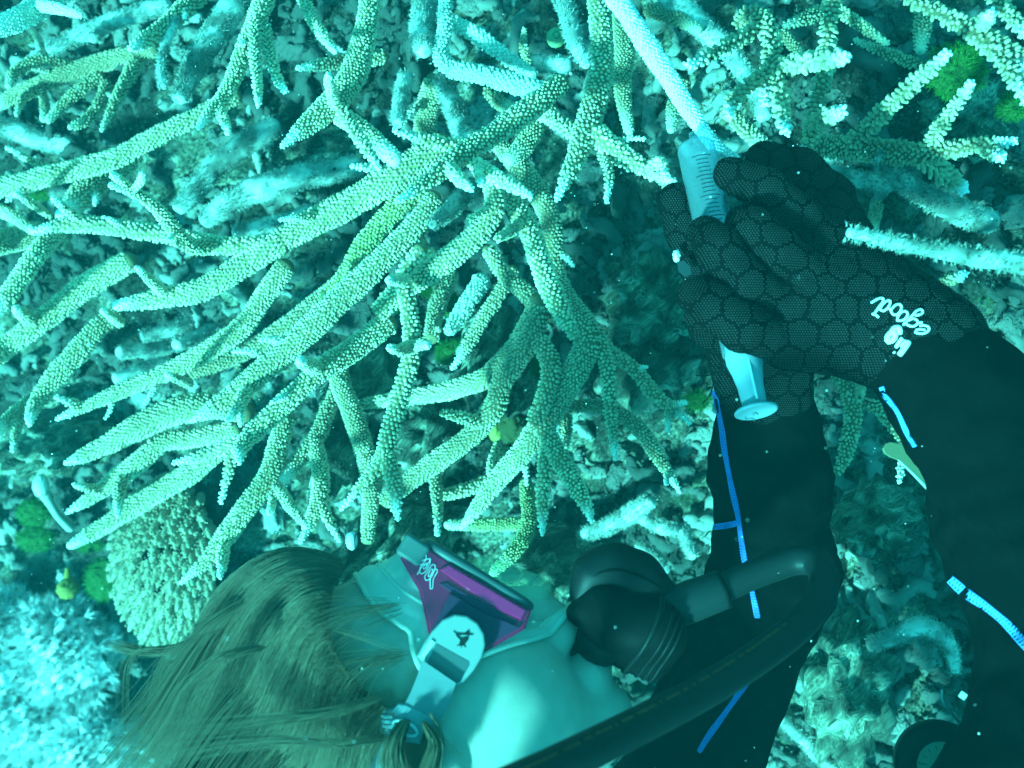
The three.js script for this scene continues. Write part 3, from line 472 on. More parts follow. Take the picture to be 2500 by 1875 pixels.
const headLocal = (() => {
  const big = [ell(-0.015, 0.034, 0, 0.094, 0.088, 0.074), ell(0.030, -0.028, 0, 0.064, 0.088, 0.060), capsule(-0.03, -0.07, 0, 0.052, -0.075, -0.20, 0, 0.060), capsule(-0.075, -0.20, 0, 0.06, -0.11, -0.27, 0, 0.07)];
  const fine = [];
  for (const s of [-1, 1]) fine.push(capsule(-0.008, -0.058, s * 0.050, 0.016, 0.060, -0.106, s * 0.010, 0.016), ell(0.046, -0.036, s * 0.036, 0.030, 0.034, 0.028), ell(0.062, 0.030, s * 0.026, 0.024, 0.014, 0.030), capsule(0.094, -0.036, s * 0.011, 0.008, 0.085, -0.036, s * 0.014, 0.008));
  for (const s of [-1, 1]) fine.push(ell(0.018, -0.058, s * 0.030, 0.052, 0.050, 0.033));
  fine.push(ell(0.064, -0.112, 0, 0.019, 0.017, 0.022), capsule(0.084, 0.002, 0, 0.009, 0.108, -0.030, 0, 0.011));
  const lips = [capsule(0.098, -0.054, -0.020, 0.010, 0.098, -0.054, 0.020, 0.010), capsule(0.108, -0.053, -0.010, 0.0125, 0.108, -0.053, 0.010, 0.0125), capsule(0.088, -0.088, -0.021, 0.011, 0.088, -0.088, 0.021, 0.011), capsule(0.094, -0.087, -0.010, 0.013, 0.094, -0.087, 0.010, 0.013)];
  const ears = [ell(-0.016, -0.012, 0.074, 0.017, 0.030, 0.008), ell(-0.016, -0.012, -0.074, 0.017, 0.030, 0.008)];
  const eyes = [ell(0.082, 0.002, 0.032, 0.014, 0.012, 0.016), ell(0.082, 0.002, -0.032, 0.014, 0.012, 0.016)];
  return (x, y, z) => {
    let d = 1e9;
    for (const f of big) d = smin(d, f(x, y, z), 0.035);
    for (const f of fine) d = smin(d, f(x, y, z), 0.034);
    for (const f of eyes) d = -smin(-d, f(x, y, z) + 0.004, 0.012);
    for (const f of lips) d = smin(d, f(x, y, z), 0.010);
    for (const f of ears) d = smin(d, f(x, y, z), 0.006);
    return d;
  };
})();
const headField = (x, y, z) => { const q = V(x, y, z).sub(HEAD); return headLocal(q.dot(HF), q.dot(HU), q.dot(HR)); };
const boxOf = (pts, m) => { const b = new THREE.Box3().setFromPoints(pts).expandByScalar(m); return [b.min, b.max]; };

const diver = thing('person', 'diver in a black wetsuit and mask, long loose hair, both gloved hands reaching out', 'person', hp(-0.08, -0.2, 0));
const skin = new THREE.MeshPhysicalMaterial({ color: RGB(0.37, 0.33, 0.285), roughness: 0.7, specularIntensity: 0.1, bumpMap: reliefTex, bumpScale: 0.0004, vertexColors: true });
{
  const corners = []; for (const x of [-0.19, 0.13]) for (const y of [-0.3, 0.135]) for (const z of [-0.09, 0.09]) corners.push(hp(x, y, z));
  const [lo, hi] = boxOf(corners, 0.004);
  const g = meshField(headField, lo, hi, 0.0034, (x, y, z) => { const [a, b, c] = toHead(V(x, y, z)), n = 1 + 0.1 * fbm(x * 60, y * 60, z * 60, 3), lip = smooth(0.016 - Math.min(Math.hypot(a - 0.098, b + 0.087), Math.hypot(a - 0.116, b + 0.056)), 0, 0.012) * (Math.abs(c) < 0.03 ? 1 : 0); const crown = smooth(0.012 - a + 0.016 * fbm(x * 50, y * 50, z * 50, 3), 0, 0.02) * smooth(b + 0.03, 0, 0.02), scalp = smooth(0.040 - a + 0.02 * fbm(x * 40, y * 40, z * 40, 3), 0, 0.03) * smooth(b + 0.35 * a + 0.012 * fbm(x * 90, y * 90, z * 90, 2), 0.0, 0.02); return [lerp(lerp(n, 0.80 * n, scalp * 0.8), 0.36 * n, crown), lerp(lerp(n * (1 - 0.22 * lip), 0.70 * n, scalp * 0.8), 0.30 * n, crown), lerp(lerp(n * (1 - 0.2 * lip), 0.58 * n, scalp * 0.8), 0.22 * n, crown)]; });
  part('body', g, skin, diver, 'pale bare face and neck');
}
// arms and trunk in neoprene
const LW = at(1862, 900, 0.925), LM = at(1880, 1150, 0.94), LE = at(1888, 1405, 0.96), LS = at(1610, 2060, 0.94);
const RW = at(2185, 795, 0.84), R1 = at(2375, 1000, 0.82), R2 = at(2490, 1260, 0.80), RE = at(2660, 1740, 0.745), RS = at(2190, 2560, 0.66);
const NECK = hp(-0.11, -0.27, 0), CHEST = hp(-0.14, -0.42, 0), WAIST = hp(-0.16, -0.68, 0);
const suitList = [cap3(LW, 0.0385, LM, 0.0435), cap3(LM, 0.0435, LE, 0.050), cap3(LE, 0.049, LS, 0.056), cap3(RW, 0.043, R1, 0.047), cap3(R1, 0.047, R2, 0.053), cap3(R2, 0.053, RE, 0.062), cap3(RE, 0.060, RS, 0.066),
  cap3(NECK, 0.072, CHEST, 0.125), cap3(CHEST, 0.125, WAIST, 0.125), cap3(LS, 0.06, CHEST, 0.11), cap3(RS, 0.066, CHEST, 0.11)];
// creases where the sleeves bend
const creases = [[LE, LE.clone().sub(LM).normalize(), 0.09], [R2, R2.clone().sub(R1).normalize(), 0.10], [LW, LM.clone().sub(LW).normalize(), 0.06], [RW, R1.clone().sub(RW).normalize(), 0.07]];
const folds = (x, y, z) => { let s = 0; for (const [c, d, w] of creases) { const dx = x - c.x, dy = y - c.y, dz = z - c.z, q = (dx * dx + dy * dy + dz * dz) / (w * w); if (q < 3) s += 0.0026 * Math.exp(-q) * Math.sin((dx * d.x + dy * d.y + dz * d.z) * 230 + 2.5 * noise3(x * 18, y * 18, z * 18)); } return s; };
const suitField = (x, y, z) => { let d = 1e9; for (const f of suitList) d = smin(d, f(x, y, z), 0.03); return d + 0.0030 * noise3(x * 24, y * 24, z * 24) + 0.0011 * noise3(x * 58, y * 58, z * 58) + folds(x, y, z); };
const neoprene = new THREE.MeshPhysicalMaterial({ color: RGB(0.0022, 0.0024, 0.0027), roughness: 0.9, specularIntensity: 0.06, bumpMap: reliefTex, bumpScale: 0.0004 });
const suit = (() => { const [lo, hi] = boxOf([LW, LE, LS, RW, RE, RS, WAIST], 0.15); return part('wetsuit', meshField(suitField, lo, hi, 0.0075), neoprene, diver, 'black neoprene wetsuit with blue stitched seams'); })();

{  // vest and tank: out of view, added to shade the gap between the sleeves
  const vest = joined([cap3(hp(-0.12, -0.33, 0), 0.13, hp(-0.16, -0.46, 0), 0.165), cap3(hp(-0.16, -0.46, 0), 0.165, hp(-0.18, -0.70, 0), 0.165)], 0.04), [lo, hi] = boxOf([hp(-0.12, -0.33, 0), hp(-0.18, -0.7, 0)], 0.2);
  part('unseen_buoyancy_vest', meshField(vest, lo, hi, 0.014), neoprene, diver, 'black buoyancy vest out of view, added for its shade');
  const a = hp(-0.29, -0.24, 0), b = hp(-0.36, -0.82, 0), ax = a.clone().sub(b), L = ax.length(), t = thing('unseen_air_tank', 'air cylinder on the back of the diver, outside the picture below, added for its shade', 'air tank', b);
  const place = (g) => g.applyMatrix4(new THREE.Matrix4().compose(b, new THREE.Quaternion().setFromUnitVectors(YAX, ax.clone().normalize()), V(1, 1, 1)));
  part('cylinder', place(new THREE.LatheGeometry([[0, 0], [0.07, 0], [0.09, 0.02], [0.09, L - 0.10], [0.075, L - 0.045], [0.03, L - 0.015], [0.022, L - 0.01], [0, L - 0.01]].map(([x, y]) => new THREE.Vector2(x, y)), 40)), std(0.35, 0.36, 0.34, 0.5), t);
  part('valve', place(new THREE.LatheGeometry([[0, L - 0.015], [0.018, L - 0.015], [0.016, L + 0.03], [0.024, L + 0.034], [0.024, L + 0.055], [0, L + 0.058]].map(([x, y]) => new THREE.Vector2(x, y)), 24)), std(0.4, 0.4, 0.38, 0.4, { metalness: 0.6 }), t);
}
// gloves
const chain = (list) => { const out = []; for (let i = 0; i + 1 < list.length; i++) out.push(cap3(list[i][0], list[i][1], list[i + 1][0], list[i + 1][1])); return out; };
const K = (px, py, d, r) => [at(px, py, d), r];
function gloveField(palm, fingers) {
  const p = palm.flatMap(chain), f = fingers.map(chain);
  return (x, y, z) => { let d = 1e9; for (const c of p) d = smin(d, c(x, y, z), 0.022); let e = 1e9; for (const g of f) { let h = 1e9; for (const c of g) h = smin(h, c(x, y, z), 0.006); e = smin(e, h, 0.0022); } return smin(d, e, 0.007) + 0.0007 * noise3(x * 60, y * 60, z * 60); };
}
const rightHand = gloveField(
  [[K(2260, 850, 0.835, 0.0455), K(2150, 780, 0.84, 0.041), K(2075, 745, 0.84, 0.036)], [K(2090, 740, 0.845, 0.033), K(2010, 610, 0.84, 0.0235)], [K(2090, 750, 0.84, 0.033), K(1975, 690, 0.822, 0.025)], [K(2090, 770, 0.84, 0.033), K(1925, 765, 0.818, 0.024)], [K(2080, 800, 0.84, 0.033), K(1930, 835, 0.825, 0.0215)], [K(2080, 700, 0.855, 0.033), K(2030, 560, 0.862, 0.027)]],
  [[K(2010, 610, 0.84, 0.0195), K(1945, 532, 0.822, 0.0165), K(1865, 464, 0.828, 0.0152), K(1782, 424, 0.848, 0.0130)],
    [K(1975, 690, 0.82, 0.0195), K(1895, 615, 0.800, 0.0168), K(1835, 565, 0.806, 0.0160), K(1815, 545, 0.832, 0.0138)],
    [K(1925, 765, 0.818, 0.0195), K(1820, 690, 0.797, 0.0168), K(1755, 608, 0.802, 0.0160), K(1722, 572, 0.828, 0.0140)],
    [K(1930, 835, 0.82, 0.0185), K(1812, 800, 0.790, 0.0165), K(1745, 752, 0.792, 0.0158), K(1702, 722, 0.806, 0.0146)],
    [K(2030, 560, 0.862, 0.0235), K(2025, 488, 0.868, 0.0190), K(1950, 418, 0.876, 0.0175), K(1864, 390, 0.882, 0.0148)]]);
const leftHand = gloveField(
  [[K(1866, 960, 0.925, 0.0395), K(1855, 840, 0.915, 0.0385), K(1830, 760, 0.905, 0.034)], [K(1850, 780, 0.91, 0.033), K(1770, 730, 0.895, 0.022)], [K(1860, 780, 0.92, 0.032), K(1880, 680, 0.925, 0.025)]],
  [[K(1772, 732, 0.893, 0.020), K(1712, 650, 0.886, 0.0165), K(1676, 565, 0.884, 0.0160), K(1648, 492, 0.884, 0.0148)], [K(1830, 700, 0.93, 0.018), K(1820, 610, 0.935, 0.016), K(1850, 530, 0.925, 0.014)],
    [K(1890, 690, 0.93, 0.018), K(1890, 600, 0.935, 0.016), K(1910, 520, 0.925, 0.014)], [K(1940, 710, 0.925, 0.018), K(1950, 620, 0.93, 0.016), K(1960, 540, 0.92, 0.014)], [K(1780, 800, 0.90, 0.020), K(1735, 800, 0.885, 0.016), K(1715, 770, 0.865, 0.0145)]]);
const gloveMat = new THREE.MeshPhysicalMaterial({ color: RGB(0.0028, 0.003, 0.0034), roughness: 0.9, specularIntensity: 0.08 });
const dotGeo = new THREE.SphereGeometry(1, 6, 4), dotMat = new THREE.MeshStandardMaterial({ color: RGB(0.010, 0.0115, 0.0115), roughness: 0.7 });
const gloveAll = (x, y, z) => Math.min(rightHand(x, y, z), leftHand(x, y, z));
function glove(field, pts, label) {
  const [lo, hi] = boxOf(pts, 0.05), g = part('glove', meshField(field, lo, hi, 0.0029), gloveMat, diver, label), list = [];
  // grip print: little rubber dots set in hexagons
  const S = 0.0020, C = 0.0205, base = at(1900, 650, 0.83);
  for (let j = -100; j <= 100; j++) for (let i = -100; i <= 100; i++) {
    const u0 = (i + (j & 1) * 0.5) * S, v0 = j * S * 0.866, u = u0 + 0.0035 * noise3(u0 * 22, v0 * 22, 3), v = v0 + 0.0035 * noise3(u0 * 22, v0 * 22, 8);
    let best = 9, cu = 0, cv = 0;
    for (let b = -8; b <= 8; b++) { const rv = b * C * 0.866; if (Math.abs(rv - v) > C) continue; const off = (b & 1) * 0.5, a = Math.round(u / C - off), ru = (a + off) * C; for (const q of [ru - C, ru, ru + C]) { const d = Math.hypot(q - u, rv - v); if (d < best) { best = d; cu = q; cv = rv; } } }
    // inside the hexagon cell, leaving a bare groove along its border
    let edge = 9; for (let k = 0; k < 6; k++) { const a = k * Math.PI / 3; edge = Math.min(edge, C / 2 - ((u - cu) * Math.cos(a) + (v - cv) * Math.sin(a))); }
    if (edge < 0.0012) continue;
    let p = base.clone().addScaledVector(CAM_X, u0).addScaledVector(CAM_Y, v0).addScaledVector(CAM_Z, 0.09), hit = false;
    for (let s = 0; s < 60; s++) { const d = field(p.x, p.y, p.z); if (d < 0.0002) { hit = true; break; } p.addScaledVector(CAM_Z, -Math.max(0.0003, d * 0.75)); if (p.clone().sub(base).dot(CAM_Z) < -0.16) break; }
    if (!hit) continue;
    const e = 0.001, n = V(field(p.x + e, p.y, p.z) - field(p.x - e, p.y, p.z), field(p.x, p.y + e, p.z) - field(p.x, p.y - e, p.z), field(p.x, p.y, p.z + e) - field(p.x, p.y, p.z - e)).normalize();
    if (n.dot(CAM_Z) < 0.12) continue;
    list.push({ m: placed(p, n, 0.00068 * rr(0.85, 1.1), 0.00042, 0.00068), c: RGB(1, 1, 1).multiplyScalar(rr(0.7, 1.25)) });
  }
  instances('grip_dots', dotGeo, dotMat, list, g);
  return g;
}
const gloveRight = glove(rightHand, [at(1690, 400, 0.84), at(2290, 900, 0.84), at(1950, 700, 0.78), at(1950, 700, 0.89)], 'black grip glove of the near hand, white lettering at its cuff');
glove(leftHand, [at(1640, 480, 0.88), at(1960, 990, 0.92), at(1850, 700, 0.95), at(1700, 780, 0.86)], 'black grip glove of the far hand behind the syringe');

// strokes laid on a surface
const strokeTube = (field, pts, r, lift = 0.0004) => { const out = []; for (const [x, y] of pts) { const p = meet(field, x, y); if (p) out.push(p.addScaledVector(CAM_Z, lift)); } return out.length > 1 ? tube(out, out.map(() => r), { radial: 6, step: 0.0016, tip: 0.4 }) : null; };
const nearField = (x, y, z) => Math.min(suitField(x, y, z), rightHand(x, y, z));
{
  // the white print on the cuff, as it stands in the photograph (read upside down)
  const Z2 = 240 / 2212, w = (a) => { const o = []; for (let i = 0; i < a.length; i += 2) o.push([2100 + a[i] * Z2, 690 + a[i + 1] * Z2]); return o; };
  const thin = [[255, 445, 380, 370, 500, 340, 520, 400, 430, 530, 350, 650, 300, 710], [275, 705, 340, 720, 405, 775], [430, 600, 520, 470, 650, 390, 680, 430, 620, 560, 510, 640, 440, 590], [620, 570, 690, 600], [700, 600, 780, 510, 880, 480, 930, 540, 890, 660, 800, 725, 720, 700, 690, 620], [830, 850, 850, 760, 930, 660, 1020, 640, 1070, 700, 1020, 800, 910, 855, 830, 850],
    [970, 945, 1150, 760, 1270, 630, 1370, 600, 1410, 660, 1350, 715, 1240, 735], [1050, 860, 1190, 805, 1280, 850, 1290, 920, 1170, 985, 1040, 940], [1310, 900, 1390, 895], [1345, 965, 1450, 960, 1550, 1010, 1530, 1080, 1420, 1145, 1270, 1130, 1225, 1100, 1300, 1050, 1450, 1060]];
  const bold = [[885, 1130, 890, 1040, 830, 1000, 740, 1040, 700, 1110, 620, 1190, 600, 1290, 640, 1330, 730, 1290, 790, 1190, 760, 1110], [1080, 1340, 1040, 1400, 1000, 1450], [1060, 1380, 960, 1520, 880, 1620], [930, 1260, 860, 1360, 800, 1450], [1010, 1300, 900, 1440], [750, 1580, 780, 1555]];
  const g = [];
  for (const s of thin) g.push(strokeTube(nearField, w(s), 0.00095));
  bold.forEach((s, i) => g.push(strokeTube(nearField, w(s), i === 0 ? 0.0021 : i < 3 ? 0.0022 : i === 3 ? 0.0015 : 0.0008)));
  const all = g.filter(Boolean); all.forEach((q) => q.deleteAttribute('uv'));
  part('cuff_lettering', mergeGeometries(all), std(0.85, 0.85, 0.85, 0.6), gloveRight, 'white printed letters, upside down');
}
// blue overlock seams: two edge threads with a ladder of zigzag stitches
const seamMat = std(0.06, 0.17, 0.55, 0.6), seamBright = std(0.10, 0.28, 0.72, 0.6);
function seam(px, half, mat, pitch = 7) {
  const c = new THREE.CatmullRomCurve3(px.map(([x, y]) => V(x, y, 0)), false, 'centripetal'), L = c.getLength(), n = Math.max(8, Math.round(L / pitch)), a = [], b = [], zig = [];
  for (let i = 0; i <= n; i++) { const p = c.getPointAt(i / n), t = c.getTangentAt(i / n), h = half * (0.9 + 0.15 * Math.sin(i * 0.31)); const A = [p.x - t.y * h, p.y + t.x * h], B = [p.x + t.y * h, p.y - t.x * h]; a.push(A); b.push(B); zig.push(A, [p.x + t.x * pitch * 0.25 + t.y * h, p.y + t.y * pitch * 0.25 - t.x * h]); }
  const g = [strokeTube(suitField, a, 0.0006, 0.0014), strokeTube(suitField, b, 0.0006, 0.0014)];
  const pts = zig.map(([x, y]) => meet(suitField, x, y)).filter(Boolean).map((p) => p.addScaledVector(CAM_Z, 0.0018));
  for (let i = 0; i + 1 < pts.length; i++) { const d = pts[i + 1].clone().sub(pts[i]), l = d.length(); if (l > 0.03 || l < 1e-5) continue; const k = new THREE.CylinderGeometry(0.0007, 0.0007, l, 5); k.applyMatrix4(new THREE.Matrix4().compose(pts[i].clone().addScaledVector(d, 0.5), new THREE.Quaternion().setFromUnitVectors(YAX, d.normalize()), V(1, 1, 1))); g.push(k); }
  const all = g.filter(Boolean); all.forEach((q) => q.deleteAttribute('uv'));
  if (all.length) part('seam', mergeGeometries(all), mat, suit, 'blue overlock stitching');
}
const secs = (k, a) => { const o = []; for (let i = 0; i < a.length; i += 2) o.push(sec(k, a[i], a[i + 1])); return o; };
seam([...secs('F', [345, 740, 345, 830, 362, 920, 380, 1010, 398, 1110, 412, 1220, 432, 1330, 455, 1450, 490, 1600]), ...secs('I', [500, 190, 515, 300, 535, 420, 575, 580, 610, 750])], 5.6, seamMat);
seam(secs('I', [500, 185, 440, 200, 350, 212]), 5.6, seamMat);
seam(secs('I', [590, 1080, 500, 1210, 400, 1350, 320, 1460, 262, 1555]), 6, seamMat);
seam(secs('F', [1352, 850, 1375, 900, 1440, 985, 1500, 1110, 1550, 1200]), 5, seamBright, 5);
seam(secs('I', [1765, 525, 1850, 600, 1980, 690, 2100, 790, 2230, 930]), 10.5, seamBright, 9);
// loose threads at the sleeve ends
{
  const g = [[[1700, 916], [1720, 918], [1738, 914]], [[1715, 985], [1733, 965], [1742, 935]], [[2110, 976], [2135, 984], [2165, 978]]].map((s) => tube(s.map(([x, y], i) => at(x, y, (x > 2000 ? 0.80 : 0.90) - 0.004 * i)), s.map(() => 0.0005), { radial: 5, step: 0.002 }));
  for (const q of g) part('loose_thread', q, neoprene, suit);
}

// hair: strands grown from the scalp and streaming towards the lower left
{
  const guides = [
    [[840, 1366, 0.79], [775, 1346, 0.79], [690, 1342, 0.80], [600, 1385, 0.81], [515, 1480, 0.82], [455, 1620, 0.83], [370, 1780, 0.84], [250, 1960, 0.85]],
    [[835, 1398, 0.765], [775, 1388, 0.755], [710, 1402, 0.755], [630, 1465, 0.765], [560, 1580, 0.775], [495, 1720, 0.785], [410, 1850, 0.79], [310, 1990, 0.80]],
    [[815, 1448, 0.744], [770, 1452, 0.732], [720, 1482, 0.730], [665, 1560, 0.742], [610, 1680, 0.752], [560, 1800, 0.757], [500, 1930, 0.762]],
    [[800, 1515, 0.727], [775, 1528, 0.719], [740, 1568, 0.717], [705, 1655, 0.722], [655, 1760, 0.727], [610, 1880, 0.732], [570, 2000, 0.737]],
    [[820, 1590, 0.721], [800, 1615, 0.713], [775, 1662, 0.709], [760, 1745, 0.712], [715, 1850, 0.717], [680, 1980, 0.717]],
    [[880, 1675, 0.719], [862, 1705, 0.711], [835, 1758, 0.707], [815, 1840, 0.707], [780, 1960, 0.712]],
    [[985, 1760, 0.719], [945, 1790, 0.709], [910, 1850, 0.705], [890, 1960, 0.707]],
  ];
  const pos = [], col = [], idx = [], P = (g, t) => { const f = t * (g.length - 1), i = Math.min(g.length - 2, Math.floor(f)), k = f - i; return [0, 1, 2].map((c) => { const a = g[Math.max(0, i - 1)][c], b = g[i][c], d = g[i + 1][c], e = g[Math.min(g.length - 1, i + 2)][c]; return 0.5 * (2 * b + (d - a) * k + (2 * a - 5 * b + 4 * d - e) * k * k + (3 * b - 3 * d + e - a) * k * k * k); }); };
  const strand = (pts, r0, c) => {
    const n = pts.length, b = pos.length / 3;
    for (let i = 0; i < n; i++) {
      const t = pts[Math.min(n - 1, i + 1)].clone().sub(pts[Math.max(0, i - 1)]).normalize(), s = t.clone().cross(CAM_Z).normalize(), w = s.clone().cross(t), r = r0 * (1 - 0.75 * (i / (n - 1)) ** 2) * (i ? 1 : 0.3);
      for (let k = 0; k < 3; k++) { const a = k * 2.094, q = pts[i].clone().addScaledVector(s, Math.cos(a) * r).addScaledVector(w, Math.sin(a) * r); pos.push(q.x, q.y, q.z); col.push(...c); }
      if (i) for (let k = 0; k < 3; k++) { const a = b + (i - 1) * 3 + k, a2 = b + (i - 1) * 3 + (k + 1) % 3; idx.push(a, a2, a + 3, a2, a2 + 3, a + 3); }
    }
  };
  const tone = (v) => [0.125 * v, 0.094 * v, 0.060 * v];
  const clumps = []; for (let i = 0; i < 700; i++) clumps.push({ u: rnd(), dep: rr(-1, 1), bend: gauss() * 0.8, w: rr(0.6, 1.3), tone: Math.exp(0.48 * gauss()), t0: Math.abs(gauss()) * 0.10 });
  for (let i = 0; i < 11500; i++) {
    const c = clumps[Math.floor(rnd() * clumps.length)], u = clamp(c.u + 0.035 * gauss(), 0, 0.9999) * (guides.length - 1), a = Math.floor(u), k = u - a, deep = Math.abs(gauss()) * 0.018 + 0.012 * (c.dep + 1), n = 14, reach = rr(0.6, 1), start = Math.min(0.3, c.t0 + Math.abs(gauss()) * 0.04);
    const pts = [], ph = rr(0, 6), amp = rr(2, 10), loose = rnd() < 0.16, sp = gauss() * (loose ? 48 : 10);
    for (let s = 0; s < n; s++) {
      const t = start + s / (n - 1) * (reach - start), A = P(guides[a], t), B = P(guides[a + 1], t), x = lerp(A[0], B[0], k), y = lerp(A[1], B[1], k), d = lerp(A[2], B[2], k);
      pts.push(at(x + (c.bend * 16 + sp * 1.6) * t + amp * t * Math.sin(t * 7 + ph), y + (c.bend * 8 - sp) * t + amp * t * Math.cos(t * 6 + ph), d + deep * smooth(t, 0, 0.35) + 0.006 * gauss() * (s === 0 ? 1 : 0)));
    }
    strand(pts, rr(0.00010, 0.00020) * (loose ? 0.8 : 1), tone(c.tone * rr(0.6, 1.45)));
  }
  // hidden scalp layer reaching deeper round the crown
  for (let i = 0; i < 1500; i++) {
    const yaw = rr(-1.5, 1.2), el = rr(-0.4, 1.5), dir = V(-Math.cos(el) * Math.cos(yaw * 0.9), Math.sin(el), Math.sin(yaw) * Math.cos(el)).normalize(), pts = [], lean = 0.03 + 0.05 * rnd();
    let q = [-0.015 + dir.x * 0.095, 0.034 + dir.y * 0.09, dir.z * 0.076];
    for (let s = 0; s < 10; s++) { pts.push(hp(q[0], q[1], q[2])); q = [q[0] - 0.012 - 0.002 * s, q[1] + 0.003 * (1 - s * 0.25), q[2] + dir.z * 0.001 + 0.001 * gauss()]; }
    strand(pts, 0.0007, tone(rr(0.5, 1.0)));
  }
  // stray wisps streaming left and hanging down
  const wisp = (list, count, spread, r = 0.0003) => { for (let i = 0; i < count; i++) { const ox = gauss() * spread, oy = gauss() * spread * 0.5, od = gauss() * 0.006, pts = []; for (let s = 0; s < 16; s++) { const q = P(list, s / 15), f = s / 15; pts.push(at(q[0] + ox * (0.3 + f), q[1] + oy * (0.3 + f), q[2] + od)); } strand(pts, r * 0.6 * rr(0.8, 1.4), tone(Math.exp(0.3 * gauss()))); } };
  wisp([[600, 1500, 0.80], [520, 1550, 0.81], [440, 1580, 0.82], [360, 1590, 0.83], [285, 1575, 0.84]], 150, 20);
  wisp([[520, 1560, 0.82], [440, 1575, 0.82], [395, 1620, 0.82], [375, 1690, 0.82], [365, 1760, 0.82]], 26, 16);
  wisp([[400, 1580, 0.82], [330, 1590, 0.82], [300, 1640, 0.82], [295, 1760, 0.82]], 14, 14);
  wisp([[640, 1580, 0.73], [560, 1600, 0.72], [510, 1640, 0.72], [460, 1700, 0.72], [420, 1800, 0.72], [330, 1900, 0.73]], 90, 34);
  wisp([[930, 1700, 0.715], [840, 1735, 0.705], [720, 1755, 0.70], [600, 1770, 0.70], [460, 1790, 0.70]], 50, 42, 0.0003);
  wisp([[960, 1800, 0.715], [830, 1815, 0.70], [700, 1808, 0.70], [560, 1815, 0.70], [430, 1840, 0.70]], 50, 40, 0.0003);
  wisp([[1050, 1740, 0.715], [1075, 1790, 0.71], [1070, 1840, 0.71], [1030, 1880, 0.71]], 12, 9, 0.0004);
  wisp([[990, 1760, 0.715], [965, 1810, 0.704], [960, 1870, 0.700], [985, 1960, 0.70]], 420, 26, 0.0005);
  wisp([[1035, 1765, 0.715], [1062, 1815, 0.706], [1050, 1875, 0.702], [1030, 1950, 0.70]], 300, 18, 0.0005);
  wisp([[600, 1470, 0.79], [500, 1545, 0.79], [430, 1640, 0.79], [350, 1760, 0.79], [250, 1880, 0.80]], 160, 46);
  wisp([[960, 1480, 0.728], [900, 1490, 0.722], [840, 1505, 0.718], [760, 1545, 0.716], [700, 1620, 0.716]], 60, 95, 0.00022);
  wisp([[975, 1600, 0.722], [920, 1615, 0.716], [860, 1640, 0.712], [800, 1690, 0.710], [750, 1780, 0.71]], 60, 85, 0.00022);
  wisp([[820, 1540, 0.722], [890, 1560, 0.715], [950, 1580, 0.712], [985, 1585, 0.712]], 7, 34, 0.0002);
  const g = new THREE.BufferGeometry(); g.setAttribute('position', new THREE.Float32BufferAttribute(pos, 3)); g.setAttribute('color', new THREE.Float32BufferAttribute(col, 3)); g.setIndex(idx); g.computeVertexNormals();
  part('hair', g, new THREE.MeshPhysicalMaterial({ vertexColors: true, roughness: 0.5, specularIntensity: 0.25 }), diver, 'long light brown hair drifting loose in the water');
}

// ---------------------------------------------------------------- diving mask
const mask = thing('diving_mask', 'purple framed diving mask with clear skirt and pale buckles on the face', 'diving mask', hp(0.1, 0, 0));
// outline given in photograph pixels at the diver's right side z; extruded across the face
function slab(px, z, depth, bevel, mat, name, parent, label) {
  const s = new THREE.Shape(px.map(([x, y]) => new THREE.Vector2(...headAt(x, y, z)))), g = new THREE.ExtrudeGeometry(s, { depth, bevelEnabled: bevel > 0, bevelSize: bevel, bevelThickness: bevel, bevelSegments: 3, curveSegments: 8 });
  g.applyMatrix4(new THREE.Matrix4().makeBasis(HF, HU, HR).setPosition(HEAD.clone().addScaledVector(HR, z - depth)));
  return part(name, g, mat, parent, label);
}
const px4 = (a) => { const o = []; for (let i = 0; i < a.length; i += 2) o.push([900 + a[i] * 600 / 2212, 1250 + a[i + 1] * 600 / 2212]); return o; };
const pxH = (a) => secs('H', a);
const purple = phys(0.24, 0.002, 0.045, 0.3, { clearcoat: 0.6, clearcoatRoughness: 0.15 }), magenta = phys(0.46, 0.003, 0.085, 0.25, { clearcoat: 0.7, clearcoatRoughness: 0.1 }), darkPlum = phys(0.05, 0.02, 0.05, 0.35), greyTrim = phys(0.06, 0.075, 0.08, 0.4);
const clearSilicone = phys(0.70, 0.78, 0.72, 0.35, { transmission: 0.52, thickness: 0, ior: 1.41, side: THREE.DoubleSide }), clearLens = phys(0.92, 0.97, 0.95, 0.03, { transmission: 0.96, thickness: 0, ior: 1.5, side: THREE.DoubleSide }), clearPocket = phys(0.86, 0.93, 0.78, 0.12, { transmission: 0.82, thickness: 0, ior: 1.41, side: THREE.DoubleSide });
const buckleMat = phys(0.21, 0.245, 0.245, 0.4), buttonMat = phys(0.07, 0.095, 0.10, 0.4);
const frame = slab(px4([320, 420, 420, 330, 520, 350, 1430, 900, 1385, 1030, 1180, 1150, 1010, 1240, 900, 1220, 565, 1075, 520, 850, 480, 690, 400, 560]), 0.067, 0.012, 0.0022, purple, 'frame', mask, 'purple plastic frame side');
slab(px4([655, 520, 720, 490, 1400, 890, 1370, 960, 1100, 830]), 0.0712, 0.003, 0.0010, magenta, 'ridge', frame, 'bright magenta front ridge');
slab(px4([640, 650, 700, 640, 1330, 990, 1290, 1020, 1000, 880]), 0.0700, 0.0015, 0.0005, darkPlum, 'groove', frame);
slab(px4([735, 745, 800, 780, 1010, 900, 1350, 1040, 1030, 1215, 985, 1110, 900, 960, 760, 940, 600, 1050, 570, 1060]), 0.0716, 0.002, 0.0009, darkPlum, 'buckle_arm', frame, 'dark plum arm carrying the buckle');
